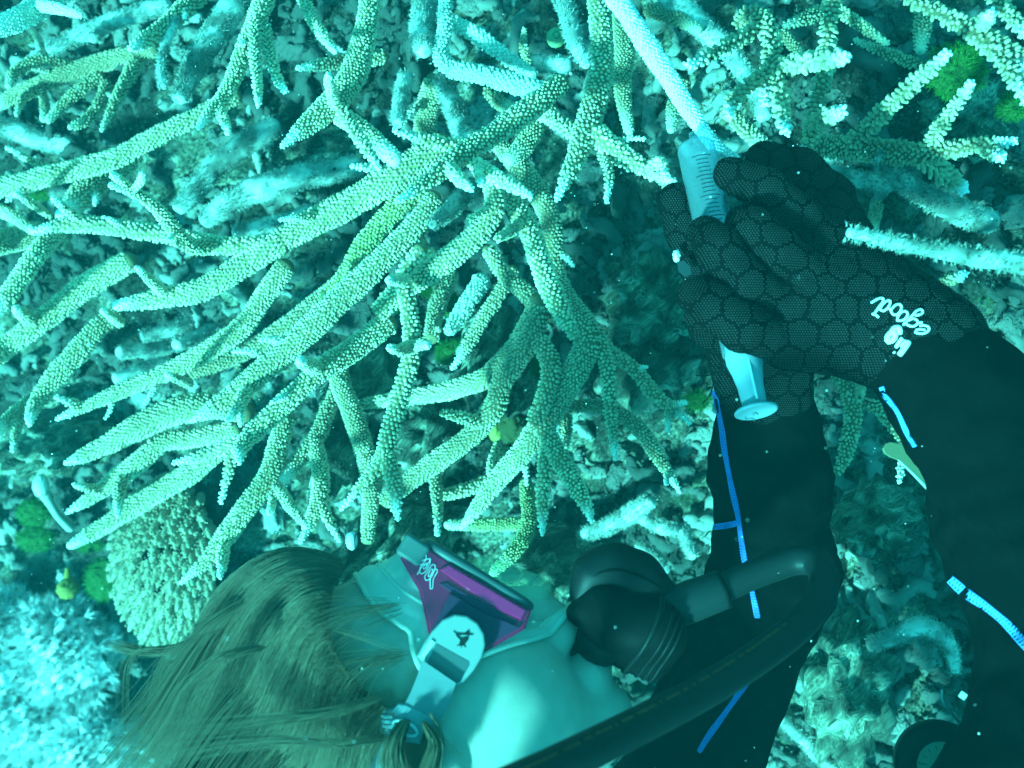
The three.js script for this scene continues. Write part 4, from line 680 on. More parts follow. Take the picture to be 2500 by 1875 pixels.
{
  const mir = (g) => { const m = g.clone(); return m; };
  // far side plate, the mirror image of the near one
  const s = new THREE.Shape(px4([320, 420, 420, 330, 520, 350, 1430, 900, 1385, 1030, 1180, 1150, 1010, 1240, 565, 1075, 480, 690]).map(([x, y]) => new THREE.Vector2(...headAt(x, y, 0.064)))), g = new THREE.ExtrudeGeometry(s, { depth: 0.010, bevelEnabled: true, bevelSize: 0.002, bevelThickness: 0.002, bevelSegments: 2 });
  g.applyMatrix4(new THREE.Matrix4().makeBasis(HF, HU, HR).setPosition(HEAD.clone().addScaledVector(HR, -0.066)));
  part('frame', g, purple, mask);
  // rims round the two lenses, with the panes set in them
  const A = headAt(...px4([500, 330])[0], 0.06), B = headAt(...px4([1440, 905])[0], 0.06), along = [B[0] - A[0], B[1] - A[1]];
  const q = (t, z, out = 0) => hp(A[0] + along[0] * t + out, A[1] + along[1] * t, z);
  for (const s2 of [1, -1]) {
    const loop = [[0.02, 0.060], [0.02, 0.012], [0.30, 0.007], [0.62, 0.016], [0.93, 0.030], [0.99, 0.048], [0.93, 0.064], [0.5, 0.067], [0.1, 0.066]].map(([t, z]) => q(t, z * s2, 0.004)), c = new THREE.CatmullRomCurve3(loop, true, 'centripetal');
    const rim = part('lens_rim', new THREE.TubeGeometry(c, 90, 0.0036, 8, true), s2 > 0 ? greyTrim : purple, mask, 'grey lens rim');
    const pts = c.getPoints(60), mid = pts.reduce((a, p) => a.add(p), V(0, 0, 0)).divideScalar(pts.length), pos = [mid.x, mid.y, mid.z], idx = [];
    pts.forEach((p, i) => { pos.push(p.x, p.y, p.z); if (i) idx.push(0, i, i + 1); });
    const pane = new THREE.BufferGeometry(); pane.setAttribute('position', new THREE.Float32BufferAttribute(pos, 3)); pane.setIndex(idx); pane.computeVertexNormals();
    part('lens', pane, clearLens, mask);
  }
  part('bridge', tube([q(0.03, 0.06, 0.002), q(0.0, 0.03, 0.004), q(0.0, 0, 0.005), q(0.0, -0.03, 0.004), q(0.03, -0.06, 0.002)], [0.006, 0.006, 0.006, 0.006, 0.006], { radial: 10, flat: 0.7 }), greyTrim, mask, 'grey bridge across the brow');
  part('end_clip', (() => { const g2 = new RoundedBoxGeometry(0.016, 0.019, 0.020, 3, 0.003); const c = headAt(...px4([400, 345])[0], 0.062); g2.applyMatrix4(new THREE.Matrix4().makeBasis(HF.clone().applyAxisAngle(HR, -0.03), HU.clone().applyAxisAngle(HR, -0.03), HR).setPosition(hp(c[0], c[1], 0.061))); return g2; })(), phys(0.09, 0.12, 0.12, 0.4), mask, 'grey clip at the brow end of the frame');
  // nose pocket
  const box = new RoundedBoxGeometry(0.040, 0.062, 0.040, 5, 0.010); box.applyMatrix4(new THREE.Matrix4().makeBasis(HF.clone().applyAxisAngle(HR, 0.20), HU.clone().applyAxisAngle(HR, 0.20), HR).setPosition(hp(0.106, -0.006, 0)));
  part('nose_pocket', box, clearPocket, mask, 'clear moulded nose pocket');
  // soft skirt from the frame back to the face
  const rings = [], N = 72, faceX = (y, z) => { let x = 0.14; for (let i = 0; i < 60; i++) { const d = headLocal(x, y, z); if (d < 0.0012) return x; x -= Math.max(0.0006, d * 0.8); if (x < -0.05) break; } return x; };
  for (let r = 0; r <= 8; r++) {
    const row = [], f = r / 8;
    for (let i = 0; i < N; i++) {
      const a = i / N * Math.PI * 2, yo = 0.014 + 0.078 * Math.sin(a) * (Math.sin(a) < 0 ? 0.84 : 1), zo = 0.0725 * Math.cos(a), yi = 0.022 + 0.050 * Math.sin(a), zi = Math.sign(Math.cos(a)) * 0.060 * Math.pow(Math.abs(Math.cos(a)), 0.6), xi = lerp(A[0], B[0], clamp((A[1] - yi) / (A[1] - B[1]), 0, 1)) - 0.006;
      const y = lerp(yi, yo, f), z = lerp(zi, zo, Math.pow(f, 2.6)), xo = Math.max(0.016, faceX(yo * 0.985, zo * 0.97) + 0.0022);
      row.push(hp(lerp(xi, xo, Math.pow(f, 1.3)) + 0.004 * Math.sin(f * Math.PI * 3) * f, y + (f > 0.85 ? 0.002 * Math.sin(a) : 0), z));
    }
    rings.push(row);
  }
  const pos = [], idx = []; rings.flat().forEach((p) => pos.push(p.x, p.y, p.z));
  for (let r = 0; r < 8; r++) for (let i = 0; i < N; i++) { const a = r * N + i, b = r * N + (i + 1) % N; idx.push(a, b, a + N, b, b + N, a + N); }
  const sk = new THREE.BufferGeometry(); sk.setAttribute('position', new THREE.Float32BufferAttribute(pos, 3)); sk.setIndex(idx); sk.computeVertexNormals();
  const skirt = part('skirt', sk, clearSilicone, mask, 'clear silicone skirt sealing on the face');
  part('skirt_lip', new THREE.TubeGeometry(new THREE.CatmullRomCurve3(rings[8], true), 150, 0.0021, 7, true), clearSilicone, skirt);
  part('skirt_fold', new THREE.TubeGeometry(new THREE.CatmullRomCurve3(rings[5], true), 150, 0.0014, 6, true), clearSilicone, skirt);
}
// outlined lettering on the frame
{
  const letters = [[[470, 450, 500, 360, 520, 400, 490, 470, 440, 560]], [[440, 470, 500, 430, 560, 420, 520, 470, 450, 470]], [[475, 480, 535, 420, 555, 440, 505, 540, 470, 555, 460, 520, 475, 480]], [[515, 560, 580, 470, 600, 480, 560, 590, 520, 615, 505, 590, 515, 560]], [[555, 690, 560, 590, 610, 510, 620, 530, 585, 600, 572, 690, 555, 690]], [[490, 500, 520, 455, 530, 465, 500, 515, 490, 500]], [[535, 575, 565, 510, 578, 515, 552, 580, 535, 575]]];
  const g = letters.flat().map((l) => { const pts = px4(l).map(([x, y]) => { const c = headAt(x, y, 0.0696); return hp(c[0], c[1], 0.0696); }); return tube(pts, pts.map(() => 0.00030), { radial: 5, step: 0.0012 }); });
  part('frame_lettering', mergeGeometries(g), std(0.5, 0.5, 0.52, 0.5), frame, 'white outlined letters');
}
// swivel buckle with its release button, mark and strap
{
  const B = slab(pxH([555, 985, 590, 920, 640, 845, 700, 780, 765, 752, 830, 760, 890, 800, 925, 860, 932, 920, 915, 985, 870, 1060, 810, 1130, 775, 1152, 700, 1120, 610, 1050]), 0.0800, 0.006, 0.0016, buckleMat, 'buckle', mask, 'pale grey swivel buckle');
  slab(pxH([655, 915, 845, 1020, 848, 1040, 790, 1140, 772, 1146, 605, 1040, 602, 1022, 650, 918]), 0.0812, 0.003, 0.0006, buttonMat, 'release_button', B, 'dark release button');
  slab(pxH([560, 985, 580, 1000, 640, 905, 622, 892]), 0.0822, 0.001, 0.0004, phys(0.55, 0.58, 0.58, 0.2), 'button_edge', B);
  const mark = phys(0.012, 0.015, 0.015, 0.5);
  for (const poly of [[785, 925, 800, 880, 845, 868, 840, 895, 815, 925], [752, 838, 775, 850, 865, 855, 872, 862, 775, 860], [775, 858, 800, 880, 795, 892, 768, 862], [820, 850, 845, 830, 852, 855], [785, 925, 772, 928, 790, 918], [800, 925, 798, 942, 804, 926], [815, 922, 826, 938, 820, 920]]) slab(pxH(poly), 0.0822, 0.0006, 0, mark, 'printed_mark', B);
  const ribbon = (rows, thick, mat, name, label) => {   // rows: left edge, right edge (photograph pixels) and distance
    const pos = [], idx = [], n = rows.length;
    for (const [a, b, c, d, z] of rows) for (const k of [0, 1]) { const p = at(a, b, z + k * thick), q = at(c, d, z + k * thick); pos.push(p.x, p.y, p.z, q.x, q.y, q.z); }
    for (let i = 0; i + 1 < n; i++) { const o = i * 4, p = o + 4; idx.push(o, p, o + 1, o + 1, p, p + 1, o + 2, o + 3, p + 2, o + 3, p + 3, p + 2, o, o + 2, p, o + 2, p + 2, p, o + 1, p + 1, o + 3, o + 3, p + 1, p + 3); }
    const g = new THREE.BufferGeometry(); g.setAttribute('position', new THREE.Float32BufferAttribute(pos, 3)); g.setIndex(idx); const u = g.toNonIndexed(); u.computeVertexNormals(); return part(name, u, mat, mask, label);
  };
  const h2 = (x, y) => sec('H', x, y), row = (a, b, c, d, z) => [...h2(a, b), ...h2(c, d), z];
  const strapMat = phys(0.22, 0.29, 0.31, 0.35, { transmission: 0.45, thickness: 0, ior: 1.41 });
  ribbon([row(565, 1010, 770, 1150, 0.7230), row(540, 1100, 755, 1190, 0.7225), row(500, 1200, 730, 1270, 0.7215), row(470, 1260, 700, 1330, 0.7205), row(430, 1310, 655, 1400, 0.7195)], 0.0024, strapMat, 'strap', 'translucent pale strap');
  ribbon([row(340, 1450, 545, 1500, 0.719), row(310, 1530, 510, 1560, 0.7195), row(255, 1620, 470, 1640, 0.7215), row(180, 1760, 400, 1790, 0.726), row(60, 1950, 290, 1990, 0.736)], 0.0024, strapMat, 'strap', 'translucent pale strap');
  const B2 = slab(pxH([345, 1320, 395, 1318, 430, 1285, 470, 1290, 640, 1375, 640, 1398, 590, 1400, 560, 1450, 545, 1500, 500, 1492, 350, 1445, 325, 1430, 322, 1390]), 0.0830, 0.006, 0.0015, phys(0.16, 0.22, 0.24, 0.3), 'slide_buckle', mask, 'ribbed slide buckle with oval');
  for (let k = 0; k < 3; k++) slab(pxH([330, 1345 + k * 28, 385, 1350 + k * 28, 385, 1362 + k * 28, 330, 1357 + k * 28]), 0.0852, 0.001, 0.0005, phys(0.30, 0.38, 0.40, 0.4), 'grip_rib', B2);
  const ov = []; for (let i = 0; i < 22; i++) { const a = i / 22 * 6.283, x = Math.cos(a) * 80, y = Math.sin(a) * 36; ov.push([...sec('H', 465 + x * 0.88 - y * 0.4, 1420 + x * 0.42 + y * 0.9)]); }
  const c3 = new THREE.CatmullRomCurve3(ov.map(([x, y]) => at(x, y, HEAD_Z - 0.0850)), true); part('oval_rim', new THREE.TubeGeometry(c3, 60, 0.0011, 6, true), phys(0.4, 0.5, 0.52, 0.3), B2);
}

// ---------------------------------------------------------------- regulator and hose
const reg = thing('regulator', 'black second stage regulator in the mouth of the diver with its looping hose', 'regulator', at(1500, 1540, 0.80));
const rubber = phys(0.004, 0.0045, 0.005, 0.5, { specularIntensity: 0.12, bumpMap: reliefTex, bumpScale: 0.0003 }), softRubber = phys(0.0065, 0.008, 0.009, 0.5), hoseMat = phys(0.009, 0.013, 0.014, 0.5);
{
  const oc = at(1560, 1530, 0.80), caseF = joined([(x, y, z) => { const q = V(x, y, z).sub(oc), a = q.dot(CAM_X) * 0.90 - q.dot(CAM_Y) * 0.43, b = q.dot(CAM_X) * 0.43 + q.dot(CAM_Y) * 0.90; return ell(0, 0, 0, 0.036, 0.0225, 0.025)(a, b, q.dot(CAM_Z)); },
    cap3(at(1412, 1496, 0.795), 0.009, at(1470, 1474, 0.79), 0.016), cap3(at(1515, 1600, 0.80), 0.009, at(1590, 1622, 0.80), 0.012), cap3(at(1490, 1535, 0.79), 0.016, at(1600, 1530, 0.788), 0.019)], 0.014);
  const [lo, hi] = boxOf([oc, at(1360, 1440, 0.8), at(1640, 1680, 0.8)], 0.06);
  const body = part('case', meshField(caseF, lo, hi, 0.0030), rubber, reg, 'black rounded case');
  const teeF = joined([cap3(at(1420, 1455, 0.80), 0.009, at(1448, 1402, 0.80), 0.0135), cap3(at(1448, 1402, 0.80), 0.0135, at(1500, 1384, 0.80), 0.0150), cap3(at(1500, 1384, 0.80), 0.0150, at(1560, 1405, 0.80), 0.0145), cap3(at(1560, 1405, 0.80), 0.0145, at(1628, 1445, 0.80), 0.0085)], 0.012);
  const [l2, h2] = boxOf([at(1400, 1370, 0.8), at(1650, 1470, 0.8)], 0.03);
  part('exhaust_tee', meshField(teeF, l2, h2, 0.0026), softRubber, reg, 'arched rubber exhaust tee');
  part('mouthpiece', tube([hp(0.070, -0.070, 0), hp(0.092, -0.070, 0), hp(0.110, -0.072, 0), at(1470, 1570, 0.80)], [0.012, 0.013, 0.015, 0.017], { radial: 16 }), softRubber, reg);
  // clamp band round the case, ribs on its front and a lever below
  const ea = CAM_X.clone().multiplyScalar(0.90).addScaledVector(CAM_Y, -0.43).normalize(), eb = CAM_X.clone().multiplyScalar(0.43).addScaledVector(CAM_Y, 0.90).normalize();
  const ringAt = (s, k) => { const pts = [], w = Math.sqrt(1 - s * s) * k; for (let i = 0; i < 40; i++) { const a = i / 40 * 6.283; let p = oc.clone().addScaledVector(ea, 0.036 * s).addScaledVector(eb, Math.cos(a) * 0.06).addScaledVector(CAM_Z, Math.sin(a) * 0.06); const c = oc.clone().addScaledVector(ea, 0.036 * s), d = c.clone().sub(p).normalize(); for (let q = 0; q < 50; q++) { const f = caseF(p.x, p.y, p.z); if (f < 0.0003) break; p.addScaledVector(d, Math.max(0.0003, f * 0.8)); } pts.push(p); } return new THREE.CatmullRomCurve3(pts, true); };
  part('clamp_band', new THREE.TubeGeometry(ringAt(0.10, 1), 80, 0.0019, 8, true), softRubber, body, 'clamp band round the case');
  for (const s of [0.36, 0.50, 0.64]) part('rib', new THREE.TubeGeometry(ringAt(s, 1), 80, 0.0010, 6, true), softRubber, body);
  part('tee_seam', tube([at(1432, 1420, 0.786), at(1470, 1395, 0.783), at(1520, 1392, 0.782), at(1575, 1412, 0.783), at(1615, 1438, 0.788)], [0.0008, 0.0012, 0.0012, 0.0012, 0.0008], { radial: 6 }), rubber, body);
  part('port_nut', (() => { const g = new THREE.CylinderGeometry(0.0150, 0.0158, 0.016, 6); const d = at(1640, 1486, 0.80).sub(at(1560, 1518, 0.80)).normalize(); g.applyMatrix4(new THREE.Matrix4().compose(at(1588, 1507, 0.80), new THREE.Quaternion().setFromUnitVectors(YAX, d), V(1, 1, 1))); return g; })(), phys(0.02, 0.024, 0.025, 0.35), reg, 'hexagonal port nut');
  const path = [[1690, 1470, 0.80], [1750, 1445, 0.80], [1810, 1415, 0.80], [1880, 1387, 0.80], [1945, 1368, 0.798], [1990, 1372, 0.790], [2010, 1400, 0.778], [2006, 1450, 0.762], [1955, 1522, 0.735], [1860, 1597, 0.70], [1725, 1683, 0.66], [1550, 1776, 0.62], [1350, 1874, 0.58], [1120, 1985, 0.55], [960, 2130, 0.58], [1020, 2480, 0.68], [1150, 2800, 0.77]];
  const hose = part('hose', tube(path.map((p) => at(...p)), path.map(() => 0.0106), { radial: 18, step: 0.006 }), hoseMat, reg, 'black rubber hose');
  part('hose_sleeve', tube([at(1588, 1508, 0.80), at(1640, 1486, 0.80), at(1700, 1463, 0.80), at(1762, 1440, 0.80)], [0.0148, 0.0152, 0.0150, 0.0142], { radial: 24, tip: 0.12 }), phys(0.013, 0.019, 0.020, 0.55), reg, 'thicker rubber sleeve over the hose end');
  part('sleeve_ring', (() => { const g = new THREE.TorusGeometry(0.0125, 0.0022, 8, 32); const d = at(1700, 1463, 0.80).sub(at(1762, 1440, 0.80)).normalize(); g.applyMatrix4(new THREE.Matrix4().compose(at(1764, 1439, 0.80), new THREE.Quaternion().setFromUnitVectors(V(0, 0, 1), d), V(1, 1, 1))); return g; })(), rubber, reg);
  // small orange printed marks along the hose
  const c = new THREE.CatmullRomCurve3(path.slice(7).map((p) => at(...p)), false, 'centripetal'), L = c.getLength(), marks = [];
  for (let s = 0.06; s < L - 0.02;) {
    const p = c.getPointAt(s / L), t = c.getTangentAt(s / L), toEye = EYE.clone().sub(p).normalize(), side = t.clone().cross(toEye).normalize(), nrm = toEye.clone().multiplyScalar(0.90).addScaledVector(side, 0.44).addScaledVector(t, -toEye.dot(t) * 0.9).normalize(), up = nrm.clone().cross(t).normalize();
    const w = rr(0.0004, 0.0010), h = 0.0019, g = new THREE.BoxGeometry(w, h, 0.0003); g.applyMatrix4(new THREE.Matrix4().makeBasis(t, up, nrm).setPosition(p.clone().addScaledVector(nrm, 0.01062))); marks.push(g);
    if (rnd() < 0.6) { const g2 = new THREE.BoxGeometry(0.0011, 0.0004, 0.0003); g2.applyMatrix4(new THREE.Matrix4().makeBasis(t, up, nrm).setPosition(p.clone().addScaledVector(nrm, 0.01062).addScaledVector(up, rr(-0.0008, 0.0008)).addScaledVector(t, 0.0006))); marks.push(g2); }
    s += rnd() < 0.16 ? 0.0050 : 0.0020;
  }
  part('printed_marks', mergeGeometries(marks), std(0.20, 0.055, 0.015, 0.7), hose, 'faint orange print');
}

// ---------------------------------------------------------------- syringe
{
  const top = at(1697, 352, 0.885), end = at(1846, 1003, 0.800), ax = end.clone().sub(top), LEN = ax.length(); ax.normalize();
  const s = thing('syringe', 'translucent plastic syringe gripped in the gloved fist, plunger end down', 'syringe', top);
  const M = (d) => new THREE.Matrix4().compose(top.clone().addScaledVector(ax, d), new THREE.Quaternion().setFromUnitVectors(YAX, ax), V(1, 1, 1));
  const lathe = (prof, d, seg = 40) => { const g = new THREE.LatheGeometry(prof.map(([r, y]) => new THREE.Vector2(r, y)), seg); g.applyMatrix4(M(d)); return g; };
  const milky = phys(0.50, 0.70, 0.78, 0.18, { transmission: 0.86, thickness: 0, ior: 1.45, side: THREE.DoubleSide }), solid = phys(0.20, 0.30, 0.35, 0.4);
  const R = 0.0150, bl = LEN * 0.80;
  const barrel = part('barrel', lathe([[0.0032, -0.010], [0.0040, -0.002], [0.0045, -0.001], [R - 0.004, 0], [R - 0.001, 0.0022], [R, 0.005], [R, bl - 0.004], [R, bl], [R - 0.0016, bl]], 0), milky, s, 'milky translucent barrel');
  // graduations: a long scale of arcs down the side facing out
  const nrm = CAM_Z.clone().addScaledVector(ax, -CAM_Z.dot(ax)).normalize(), sd = ax.clone().cross(nrm), marks = [];
  for (let i = 0; i < 30; i++) {
    const d = 0.020 + i * 0.0036, wide = i % 5 === 0 ? 0.50 : 0.30, pts = [];
    for (let k = 0; k <= 6; k++) { const a = -0.05 - wide + 2 * wide * (k / 6); pts.push(top.clone().addScaledVector(ax, d).addScaledVector(nrm, Math.cos(a) * (R + 0.0001)).addScaledVector(sd, -Math.sin(a) * (R + 0.0001))); }
    marks.push(tube(pts, pts.map(() => 0.00034), { radial: 5, step: 0.002 }));
  }
  part('graduation_marks', mergeGeometries(marks), std(0.012, 0.016, 0.02, 0.7), barrel, 'thin dark scale marks');
  const rod = part('plunger', lathe([[0, LEN * 0.62], [0.0118, LEN * 0.62], [0.0122, LEN * 0.79], [0.0135, LEN * 0.805], [0.0136, LEN * 0.83], [0.0112, LEN * 0.87], [0.0094, LEN * 0.92], [0.0088, LEN * 0.985], [0, LEN * 0.985]], 0, 28), solid, s, 'pale blue plunger rod');
  part('thumb_disc', lathe([[0, -0.0016], [R - 0.0006, -0.0016], [R + 0.0006, -0.0006], [R + 0.0006, 0.0008], [R - 0.0006, 0.0016], [R - 0.0016, 0.0010], [0, 0.0010]], LEN), solid, s, 'round thumb disc');
  part('rod_rib', (() => { const g = new THREE.BoxGeometry(0.0011, LEN * 0.18, 0.0255); g.applyMatrix4(new THREE.Matrix4().makeBasis(sd, ax, nrm).setPosition(top.clone().addScaledVector(ax, LEN * 0.89))); return g; })(), phys(0.4, 0.55, 0.6, 0.3), rod);
  const eng = [[575, 1010, 595, 1000, 615, 1012], [595, 1000, 588, 1018], [570, 1035, 545, 1040, 540, 1028], [570, 1035, 590, 1038, 592, 1048]].map((l) => { const pts = secs('F', l).map(([x, y]) => { const d = dirOf(x, y), c = top.clone().addScaledVector(ax, LEN + 0.0013), t = c.clone().sub(EYE).dot(ax) / d.dot(ax); return EYE.clone().addScaledVector(d, t); }); return tube(pts, pts.map(() => 0.00040), { radial: 5, step: 0.001 }); });
  part('moulded_marks', mergeGeometries(eng), std(0.08, 0.16, 0.18, 0.7), s);
}

// ---------------------------------------------------------------- gauge, blade, flecks
{
  const c = at(2300, 1872, 0.80), g = thing('gauge_console', 'round pale dial in a black rubber console under the right arm', 'gauge', c), n = CAM_Z.clone().addScaledVector(CAM_X, -0.2).addScaledVector(CAM_Y, 0.2).normalize(), Q = new THREE.Quaternion().setFromUnitVectors(YAX, n);
  const lat = (prof, seg = 48) => { const q = new THREE.LatheGeometry(prof.map(([r, y]) => new THREE.Vector2(r, y)), seg); q.applyMatrix4(new THREE.Matrix4().compose(c, Q, V(1, 1, 1))); return q; };
  const boot = part('boot', lat([[0, -0.03], [0.024, -0.03], [0.031, -0.022], [0.032, -0.002], [0.029, 0.003], [0.0185, 0.003], [0.0180, 0], [0, 0]]), rubber, g, 'black rubber boot');
  part('dial', lat([[0, 0.0012], [0.0174, 0.0012], [0.0174, 0.0004]]), phys(0.16, 0.21, 0.15, 0.4), g, 'pale dial face');
  const ex = V(1, 0, 0).applyQuaternion(Q), ez = V(0, 0, 1).applyQuaternion(Q), ticks = [];
  for (let i = 0; i < 16; i++) { const a = i / 16 * 6.283, b = new THREE.BoxGeometry(0.0007, 0.0004, i % 4 ? 0.003 : 0.006), d = ex.clone().multiplyScalar(Math.cos(a)).addScaledVector(ez, Math.sin(a)); b.applyMatrix4(new THREE.Matrix4().makeBasis(n.clone().cross(d).normalize(), n, d).setPosition(c.clone().addScaledVector(n, 0.0016).addScaledVector(d, 0.0135))); ticks.push(b); }
  part('tick_marks', mergeGeometries(ticks), std(0.04, 0.08, 0.07, 0.7), g);
  part('clip_wire', tube(secs('I', [1722, 1190, 1725, 1250, 1760, 1310, 1828, 1385]).map(([x, y]) => at(x, y, 0.815)), [0.0012, 0.0013, 0.0014, 0.0014], { radial: 7 }), phys(0.25, 0.32, 0.32, 0.3, { metalness: 0.6 }), g, 'bent grey wire clip');
  part('label_tab', (() => { const b = new RoundedBoxGeometry(0.0048, 0.0042, 0.001, 2, 0.0004); b.applyMatrix4(new THREE.Matrix4().makeBasis(CAM_X.clone().applyAxisAngle(CAM_Z, -0.6), CAM_Y.clone().applyAxisAngle(CAM_Z, -0.6), CAM_Z).setPosition(at(2351, 1698, 0.722))); return b; })(), std(0.45, 0.5, 0.45, 0.6), g, 'tiny pale tab');
}
{
  const o = at(2200, 1110, 0.93), b = thing('metal_blade', 'flat olive metal blade with a gleaming edge poking out from under the right sleeve', 'blade', o);
  const P = secs('F', [1362, 1215, 1380, 1188, 1405, 1180, 1480, 1195, 1600, 1235, 1760, 1560, 1650, 1478, 1470, 1290, 1400, 1262, 1372, 1242]).map(([x, y]) => { const q = at(x, y, 0.93).sub(o); return new THREE.Vector2(q.dot(CAM_X), q.dot(CAM_Y)); });
  const g = new THREE.ExtrudeGeometry(new THREE.Shape(P), { depth: 0.0022, bevelEnabled: true, bevelSize: 0.0006, bevelThickness: 0.0006, bevelSegments: 2 });
  g.applyMatrix4(new THREE.Matrix4().makeBasis(CAM_X, CAM_Y, CAM_Z).setPosition(o)); part('blade', g, phys(0.17, 0.17, 0.10, 0.45, { metalness: 0.35 }), b, 'dull olive metal');
  part('cutting_edge', tube(secs('F', [1455, 1282, 1540, 1360, 1650, 1474, 1720, 1540]).map(([x, y]) => at(x, y, 0.928)), [0.0008, 0.0016, 0.0017, 0.0016], { radial: 8 }), phys(0.75, 0.8, 0.75, 0.2, { metalness: 0.7 }), b, 'polished gleaming edge');
}

// ---------------------------------------------------------------- rocks, weeds, sponges, rubble
function lump(p, rx, ry, rz, rough, freq, detail = 5, color) {          // an uneven boulder, y up
  const g = mergeVertices(new THREE.IcosahedronGeometry(1, detail).deleteAttribute('uv').deleteAttribute('normal')), a = g.attributes.position, col = [], uv = [];
  for (let i = 0; i < a.count; i++) {
    const d = V(a.getX(i), a.getY(i), a.getZ(i)), k = 1 + rough * fbm(d.x * freq + p.x * 9, d.y * freq + p.y * 9, d.z * freq + p.z * 9, 5), q = V(d.x * rx * k, d.y * ry * k, d.z * rz * k).add(p);
    a.setXYZ(i, q.x, q.y, q.z); uv.push((q.x + q.y) / 0.4, (q.z - q.y) / 0.4);
    if (color) col.push(...color(q, k));
  }
  g.setAttribute('uv', new THREE.Float32BufferAttribute(uv, 2));
  if (color) g.setAttribute('color', new THREE.Float32BufferAttribute(col, 3));
  g.computeVertexNormals(); return g;
}
const rockMat = new THREE.MeshStandardMaterial({ vertexColors: true, map: turfTex, bumpMap: reliefTex, bumpScale: 0.003, roughness: 0.95 });
const mToPx = (px, p) => px / FOCAL * depthOf(p);
function rock(label, k, x, y, rx, ry, h) {
  const [px, py] = sec(k, x, y), p = onH(px, py, h), a = mToPx(rx * ZOOM, p), b = mToPx(ry * ZOOM, p), t = thing('reef_rock', label, 'rock', p.clone().setY(0), 'pale reef rocks');
  part('stone', lump(p, a, h + 0.03, b, 0.55, 2.2, 6, (q) => { const n = smooth(fbm(q.x * 22, q.y * 22, q.z * 22, 4), -0.2, 0.25); return [lerp(0.10, 0.56, n), lerp(0.115, 0.58, n), lerp(0.095, 0.52, n)]; }), rockMat, t);
}
rock('pale crusted rock between the stems left of the collared branch', 'E', 270, 760, 150, 230, 0.07);
rock('long pale rock face behind the dark-dotted spur', 'E', 1010, 560, 120, 260, 0.06);
rock('pale rock at the foot of the blunt stem, above the hair', 'E', 90, 1230, 170, 260, 0.06);
rock('knobbly pale rock above the brow of the mask', 'H', 350, 250, 170, 150, 0.10);
rock('whitish slab rock behind the short dotted finger', 'H', 590, 210, 170, 190, 0.08);
rock('grey boulder under the twin brown stems', 'E', 640, 1150, 210, 230, 0.04);
rock('small bright stone beside the yellow sponge', 'E', 1220, 820, 90, 110, 0.06);
rock('mottled boulder above the regulator arch', 'H', 1330, 420, 240, 150, 0.05);
rock('mottled dark boulder left of the fist', 'E', 1950, 350, 260, 300, 0.02);
rock('weedy boulder beside the sleeve end', 'E', 1950, 800, 250, 260, 0.02);
rock('lumpy boulder in the gap between the sleeves', 'I', 1330, 150, 230, 160, 0.05);
rock('granular boulder at lower right between the sleeves', 'I', 1150, 1200, 260, 420, 0.04);
rock('smooth grey rock behind the fuzzy dead log', 'B', 150, 950, 200, 150, 0.02);
rock('sunlit rock slab in the haze near the left edge', 'D', 350, 1180, 280, 160, 0.05);
rock('shaded rock behind the open antler', 'C', 1900, 700, 260, 240, 0.02);

// green weed: cushions of fine filaments
const weedMat = new THREE.MeshPhysicalMaterial({ roughness: 0.9, side: THREE.DoubleSide }), weedBase = std(0.014, 0.075, 0.010, 0.95);
function weed(label, k, x, y, rx, ry, h, flat = 0.5, count = 1400) {
  const [px, py] = sec(k, x, y), p = onH(px, py, h), a = mToPx(rx * ZOOM, p), b = mToPx(ry * ZOOM, p), t = thing('green_algae_clump', label, 'algae', p, 'green algae clumps');
  const g = new THREE.IcosahedronGeometry(1, 4), q = g.attributes.position, list = [], B = new THREE.Matrix4().makeBasis(CAM_X, CAM_Y, CAM_Z);
  for (let i = 0; i < q.count; i++) { const d = V(q.getX(i), q.getY(i), q.getZ(i)), n = 0.86 + 0.28 * fbm(d.x * 1.6 + x, d.y * 1.6, d.z * 1.6 + y, 3); const w = V(d.x * a * n, d.y * b * n, d.z * Math.min(a, b) * flat * n).applyMatrix4(B).add(p); q.setXYZ(i, w.x, w.y, w.z); }
  g.computeVertexNormals();
  for (let i = 0; i < count; i++) {
    const j = Math.floor(rnd() * q.count), w = V(q.getX(j), q.getY(j), q.getZ(j)), d = w.clone().sub(p).normalize();
    if (d.dot(CAM_Z) < -0.3) continue;
    w.add(V(gauss(), gauss(), gauss()).multiplyScalar(0.0025)); d.addScaledVector(V(gauss(), gauss(), gauss()), 0.55).normalize();
    const s = rr(0.0011, 0.0021), v = Math.exp(0.35 * gauss());
    list.push({ m: placed(w, d, s * 0.7, s * rr(1.4, 2.8), s * 0.7), c: RGB(0.020 * v, 0.15 * v, 0.012 * v) });
  }
  const m = part('cushion', g, weedBase, t); instances('filaments', tuft, weedMat, list, m);
}
weed('large bright green algae cushion beneath the limb in the top right corner', 'C', 1800, 430, 175, 165, 0.14, 0.6, 2600);
weed('small dark green algae tuft at the right edge below the large cushion', 'C', 2140, 640, 80, 75, 0.12, 0.6, 800);
weed('oblong green algae mat under the dark-dotted spur at centre', 'E', 765, 650, 120, 82, 0.10, 0.4, 1500);
weed('green algae scrap in the shade above the oblong mat', 'E', 760, 380, 60, 100, 0.08, 0.4, 500);
weed('tiny green algae scrap behind the collared branch', 'E', 595, 265, 34, 34, 0.10, 0.5, 200);
weed('green algae sliver beside the stem of the collared branch', 'E', 405, 340, 22, 50, 0.10, 0.5, 200);
weed('narrow green algae strip right of the small bright stone', 'E', 1248, 720, 26, 60, 0.12, 0.5, 250);
weed('round green algae patch far in the haze at the left edge', 'G', 200, 130, 110, 90, 0.05, 0.5, 900);
weed('lower green algae patch in the haze at the left edge', 'G', 210, 290, 120, 80, 0.05, 0.5, 900);
